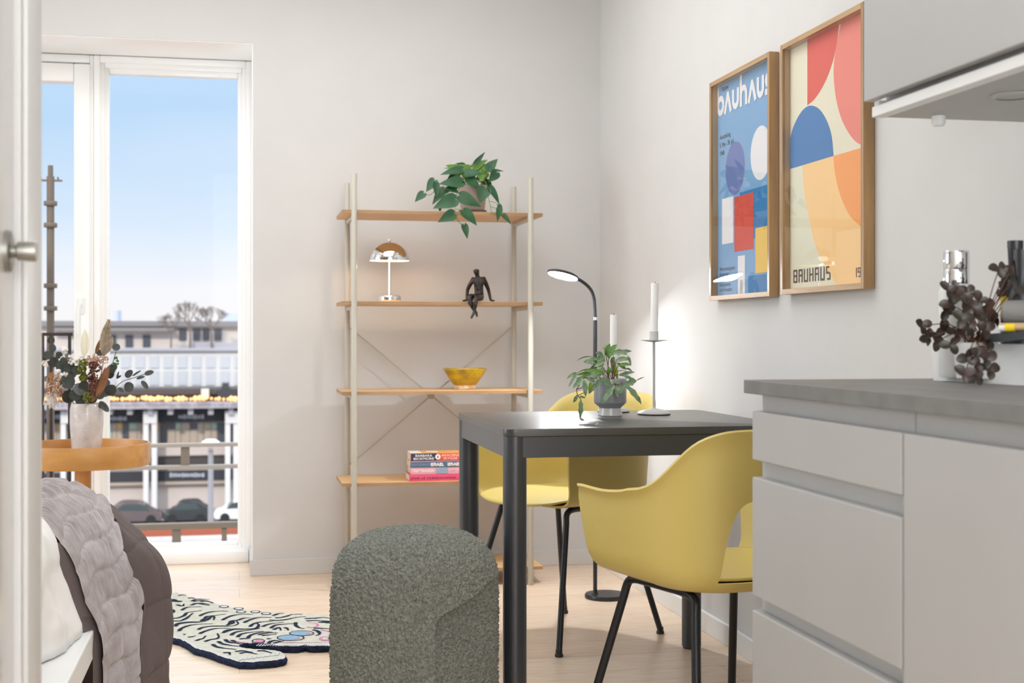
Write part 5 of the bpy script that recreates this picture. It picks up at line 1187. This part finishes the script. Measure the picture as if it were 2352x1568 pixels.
bm = newbm(); bx(bm, 440, 640, 787, 800, D + 5, D + 8); bx(bm, -500, 1400, 800, 806, D + 1.2, D + 8); obj('balcony', bm, M['fascia_grey'], g, smooth=False)
for px in (258, 297, 337, 420, 452, 473, 501): 
    bm = newbm(); bx(bm, px - (9 if px != 473 else 7), px + 8, 770 if px < 400 else 755, 798 if px < 400 else 781, D + 7.85, D + 8.05); obj('window', bm, M['window_dark'], g, smooth=False)
for i in range(14):
    px = 112 + i * 32.5; bm = newbm(); bx(bm, px + 4, px + 25, 818, 845, D + 1.42, D + 1.55); bx(bm, px + 4, px + 25, 851, 884, D + 1.42, D + 1.55); obj('window', bm, M['window_pale'], g, smooth=False)
bm = newbm(); bx(bm, -500, 1400, 893, 905, D - 3, D + 2, 0); obj('canopy_roof', bm, M['eave_dark'], g, smooth=False)
bm = newbm(); bx(bm, -500, 1400, 905, 925, D - 2, D + .2); bx(bm, -500, 1400, 922, 938, D - 3, D + .2, 1)
for i in range(10): bx(bm, 106 + 46.5 * i, 118 + 46.5 * i, 938, 952, D - 2.6, D, 1)
obj('fascia', bm, [M['roof_grey'], M['fascia_grey']], g, smooth=False)
bm = newbm(); bx(bm, -500, 1400, 938, 969, D - .6, D); bx(bm, -500, 1400, 1082, 1104, D - .6, D)
rr = random.Random(4)
for (pa, pb_, pyy) in ((410, 468, 958), (252, 290, 962), (390, 470, 1092), (104, 150, 958)):
    x_ = pa
    while x_ < pb_: w_ = rr.uniform(3, 7); h_ = rr.uniform(4, 7); bx(bm, x_, x_ + w_ * .7, pyy - h_, pyy + h_ * .6, D - .7, D - .6, 1); x_ += w_
obj('sign_band', bm, [M['sign_black'], M['sign_text']], g, smooth=False)
x_ = 100
for i in range(34):
    w_ = rr.uniform(8, 22); k = rr.choice(('shop_amber', 'shop_beige', 'shop_beige', 'shop_green', 'shop_amber', 'window_dark')); bm = newbm(); bx(bm, x_, x_ + w_ - 1.5, 971, 985 if rr.random() < .5 else 1016, D - .12, D + .05); bx(bm, x_, x_ + w_ - 1.5, 986, 1017, D - .1, D + .05, 1); obj('shop_window', bm, [M[k], M['shop_beige']], g, smooth=False); x_ += w_
    if x_ > 560: break
bm = newbm(); bx(bm, -500, 1400, 1018, 1046, D - .4, D + .1, 0); bx(bm, -500, 1400, 1052, 1068, D - .5, D + .1, 1); bx(bm, -500, 1400, 1104, 1112, D - .5, D, 2); obj('terrace_floor', bm, [M['facade_pink'], M['eave_dark'], M['shop_beige']], g, smooth=False)
for px in (154, 344, 532, -40, 720, 900):
    bm = newbm(); bx(bm, px - 15, px - 3, 948, 1190, D - 2.2, D - 1.2); bx(bm, px + 4, px + 16, 948, 1190, D - 2.2, D - 1.2); bx(bm, px - 15, px + 16, 944, 972, D - 2.3, D - 1.1); obj('column', bm, M['facade_white'], g, smooth=False)
bm = newbm(); bx(bm, 462, 480, 893, 912, D - 3.4, D - 2.4); obj('downpipe', bm, M['facade_cream'], g, smooth=False)
bm = newbm(); bx(bm, 510, 526, 880, 900, D - 3, D - 1); bx(bm, 500, 700, 893, 912, D - 3.2, D - 2); tag(obj('roof_vent', bm, M['sign_black'], smooth=False), 'dark ventilation box on the shop canopy at the window edge', 'vent')
g = thing('string_lights', 'row of warm orange string lights under the shop canopy', 'string lights', at(400, 915, y=D - 3.8))
for i in range(48):
    px = 104 + i * 9.3 + rr.uniform(-1.5, 1.5); bm = newbm(); ball(bm, at(px, 915 + rr.uniform(-1.5, 1.5), y=D - 3.8), rr.choice((.10, .14, .19)), sub=1); obj('bulb', bm, M['fairy_bulb'], g)
# cars
def car(label, px0, px1, py0, py1, y, m, flip=False):
    a = at(px0, py1, y=y); b = at(px1, py0, y=y); L = b.x - a.x; H_ = b.z - a.z; z0 = GZ + .005
    g = thing('parked_car', label, 'car', (a.x + L / 2, y, z0), group='cars parked along the street')
    H_ = 1.45
    pf = [(0, .25), (.02, .5), (.20, .62), (.36, .95), (.48, 1.0), (.74, 1.0), (.90, .70), (.99, .60), (1, .28), (.98, .16), (.02, .16)]
    if flip: pf = [(1 - u, v) for u, v in pf]
    sp = [(p.x, p.y) for p in smooth_path([Vector((u, v, 0)) for u, v in pf], 3)]
    bm = newbm(); prism(bm, [(a.x + u * L, z0 + v * H_) for u, v in sp], 'y', y, y + 1.75, bev=.06); bd = obj('body', bm, M[m], g)
    gl = [(.21, .62), (.32, .90), (.43, .94), (.68, .94), (.80, .66)]
    if flip: gl = [(1 - u, v) for u, v in gl]
    bm = newbm(); prism(bm, [(a.x + u * L, z0 + v * H_) for u, v in gl], 'y', y - .01, y + 1.76); obj('side_window', bm, M['car_glass'], g, smooth=False)
    for u in (.19, .80):
        for yy in (y - .02, y + 1.57):
            bm = newbm(); prism(bm, [(a.x + u * L + .32 * math.cos(q * PI / 10), z0 + .32 + .32 * math.sin(q * PI / 10)) for q in range(20)], 'y', yy, yy + .2); obj('wheel', bm, M['tyre'], g, smooth=False)
car('dark brown parked car left in the row across the street', 240, 373, 1168, 1203, D - 8, 'car_brown', True)
car('black parked car in the middle of the row across the street', 374, 482, 1170, 1203, D - 8, 'car_black', False)
car('white parked car cut by the window edge', 492, 620, 1155, 1203, D - 8, 'car_white', False)
# street lamp
ly_ = 30.0; q = at(484, 1022, y=ly_)
g = thing('street_lamp', 'grey street lamp with a shallow white dome head seen through the window', 'street lamp', (q.x, ly_, GZ))
bm = newbm(); tube(bm, [(q.x, ly_, GZ), (q.x, ly_, q.z - .08)], [.09, .055], 16); obj('pole', bm, M['lamp_post'], g)
bm = newbm(); lathe(bm, [(0, .13), (.10, .125), (.19, .07), (.26, .0), (.25, -.02), (.08, -.05), (.05, -.12), (0, -.12)], (q.x, ly_, q.z), 32); obj('lamp_head', bm, M['lamp_dome'], g)
# guard rail and low brick roof
ry = 9.0
g = thing('guard_railing', 'weathered grey-brown guard railing outside the window', 'railing', at(400, 1210, y=ry))
for py in (1022, 1072.5):
    a = at(60, py, y=ry); b = at(1200, py, y=ry); a.z = at(430, py, y=ry).z; bm = newbm(); box(bm, a.x, b.x, ry, ry + .06, a.z - .013, a.z + .011, bev=.003); obj('rail', bm, M['rail_grey'], g, smooth=False)
a = at(60, 1208, y=ry); b = at(1200, 1208, y=ry); a.z = at(430, 1208, y=ry).z; bm = newbm(); box(bm, a.x, b.x, ry, ry + .07, a.z - .020, a.z + .018, bev=.003); obj('rail', bm, M['rail_wood'], g, smooth=False)
for px, p0, p1, w in ((425, 1026, 1070, 10), (405, 1214, 1500, 10), (515, 1214, 1500, 6), (640, 1026, 1500, 10), (215, 1026, 1500, 10)):
    a = at(px - w, p1, y=ry); b = at(px + w, p0, y=ry); bm = newbm(); box(bm, a.x, b.x, ry + .01, ry + .05, a.z, b.z); obj('post', bm, M['rail_wood'], g, smooth=False)
bm = newbm(); yw = 24.0; a = at(-300, 1236, y=yw); b = at(1400, 1214, y=yw); a.z = at(430, 1230, y=yw).z; b.z = at(430, 1212, y=yw).z; box(bm, a.x, b.x, yw, yw + .4, a.z, b.z); box(bm, a.x, b.x, yw - .3, yw + .4, a.z - .16, a.z, k=1); box(bm, a.x, b.x, yw, yw + .4, GZ, a.z - .16)
tag(obj('brick_wall', bm, [M['brick_red'], M['pavement']], smooth=False), 'low red-brown brick wall below the guard railing outside', 'wall')
# scaffold standard with rosettes
sy_ = 8.2; q = at(116, 380, y=sy_)
g = thing('scaffold_pole', 'rusty scaffold pole with collars standing outside the balcony door', 'scaffold', (q.x, sy_, q.z - 4))
bm = newbm(); tube(bm, [(q.x, sy_, q.z - 4.0), (q.x, sy_, at(116, 405, y=sy_).z)], .0215, 16); tube(bm, [(q.x, sy_, q.z - .15), (q.x, sy_, q.z)], .015, 12); obj('pole', bm, M['scaffold'], g)
for py in (467, 517, 610 + 46, 708):
    z_ = at(116, py, y=sy_).z; bm = newbm(); lathe(bm, [(0, -.013), (.036, -.013), (.038, -.010), (.038, .010), (.036, .013), (0, .013)], (q.x, sy_, z_), 20); obj('collar', bm, M['scaffold'], g)
z_ = at(116, 414, y=sy_).z; bm = newbm(); box(bm, q.x - .065, q.x + .065, sy_ - .01, sy_ + .01, z_ - .006, z_ + .004); tube(bm, [(q.x - .055, sy_, z_), (q.x - .06, sy_, z_ + .02)], .005, 8); tube(bm, [(q.x + .045, sy_, z_), (q.x + .04, sy_, z_ + .02)], .005, 8); obj('locking_pin', bm, M['scaffold'], g)
# balcony railing outside the door
by = YF + .26; g = thing('balcony_railing', 'dark brown iron balcony railing outside the door', 'railing', (-.9, by, 0))
a = at(165, 767, y=by); x1_ = at(167, 767, y=by).x
bm = newbm(); box(bm, OX0 - .05, x1_, by - .008, by + .008, a.z - .008, a.z + .006); box(bm, OX0 - .05, x1_, by - .006, by + .006, .06, .075); obj('top_rail', bm, M['rail_dark'], g, smooth=False)
for px in (160, 118, 98, 76, 55, 34, 13, -8, -30, -50):
    b = at(px, 800, y=by); bm = newbm(); box(bm, b.x - .0065, b.x + .0065, by - .0065, by + .0065, .075, a.z - .008); obj('baluster', bm, M['rail_dark'], g, smooth=False)
bm = newbm(); box(bm, OX0 - .1, OX1 + .1, YF + .12, YF + .55, -.1, .0); struct('bounce_slab', bm, M['white_trim'], smooth=False); bpy.data.objects['bounce_slab'].name = 'sill_outer_bounce'  # outer sill, widened and whitened to bounce light up onto the soffit
# bare trees in front of the facade
def tree(label, px, ybase, zt, y, seed, spread=1.0):
    r = random.Random(seed); base = at(px, 800, y=y); base.z = at(px, ybase, y=y).z; top = at(px, zt, y=y).z; Ht = top - base.z
    g = thing('bare_tree', label, 'tree', base); bm = newbm()
    tube(bm, [base, base + Vector((0, 0, Ht * .55))], [Ht * .03, Ht * .02], 8, k=0); obj('trunk', bm, M['twig'], g)
    bm = newbm()
    def br(p, d, L, ra, n_):
        e = p + d * L; mid = p + d * L * .5 + Vector((r.uniform(-.1, .1), 0, r.uniform(-.1, .1))) * L * .4; tube(bm, [p, mid, e], [ra, ra * .8, ra * .6], 4, cap=False)
        if n_ <= 0: return
        for q_ in range(3 if n_ > 1 else 4):
            dd = (d + Vector((r.uniform(-.75, .75) * spread, r.uniform(-.2, .2), r.uniform(-.15, .55)))).normalized(); br(e, dd, L * r.uniform(.6, .8), ra * .62, n_ - 1)
    for q_ in range(6):
        d = Vector((r.uniform(-.8, .8) * spread, r.uniform(-.15, .15), r.uniform(.5, 1))).normalized(); br(base + Vector((0, 0, Ht * r.uniform(.42, .55))), d, Ht * .19, Ht * .012, 4)
    obj('branches', bm, M['twig'], g, smooth=False)
tree('tallest bare tree on the setback roof terrace near the window centre', 437, 803, 698, D + 4.2, 3, 1.1)
tree('low bare tree on the roof terrace left of the tallest tree', 393, 803, 722, D + 4.4, 5, 1.1)
tree('bare twiggy tree on the roof terrace right of the tallest tree', 486, 803, 704, D + 4.6, 8, 1.1)
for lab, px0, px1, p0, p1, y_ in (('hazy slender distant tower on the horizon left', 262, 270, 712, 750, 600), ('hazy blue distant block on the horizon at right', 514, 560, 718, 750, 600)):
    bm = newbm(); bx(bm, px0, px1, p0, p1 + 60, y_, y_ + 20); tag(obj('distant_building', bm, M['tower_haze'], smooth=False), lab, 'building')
for o in list(bpy.data.objects):
    if o.type == 'CURVE' or o.type == 'FONT': bpy.data.objects.remove(o)
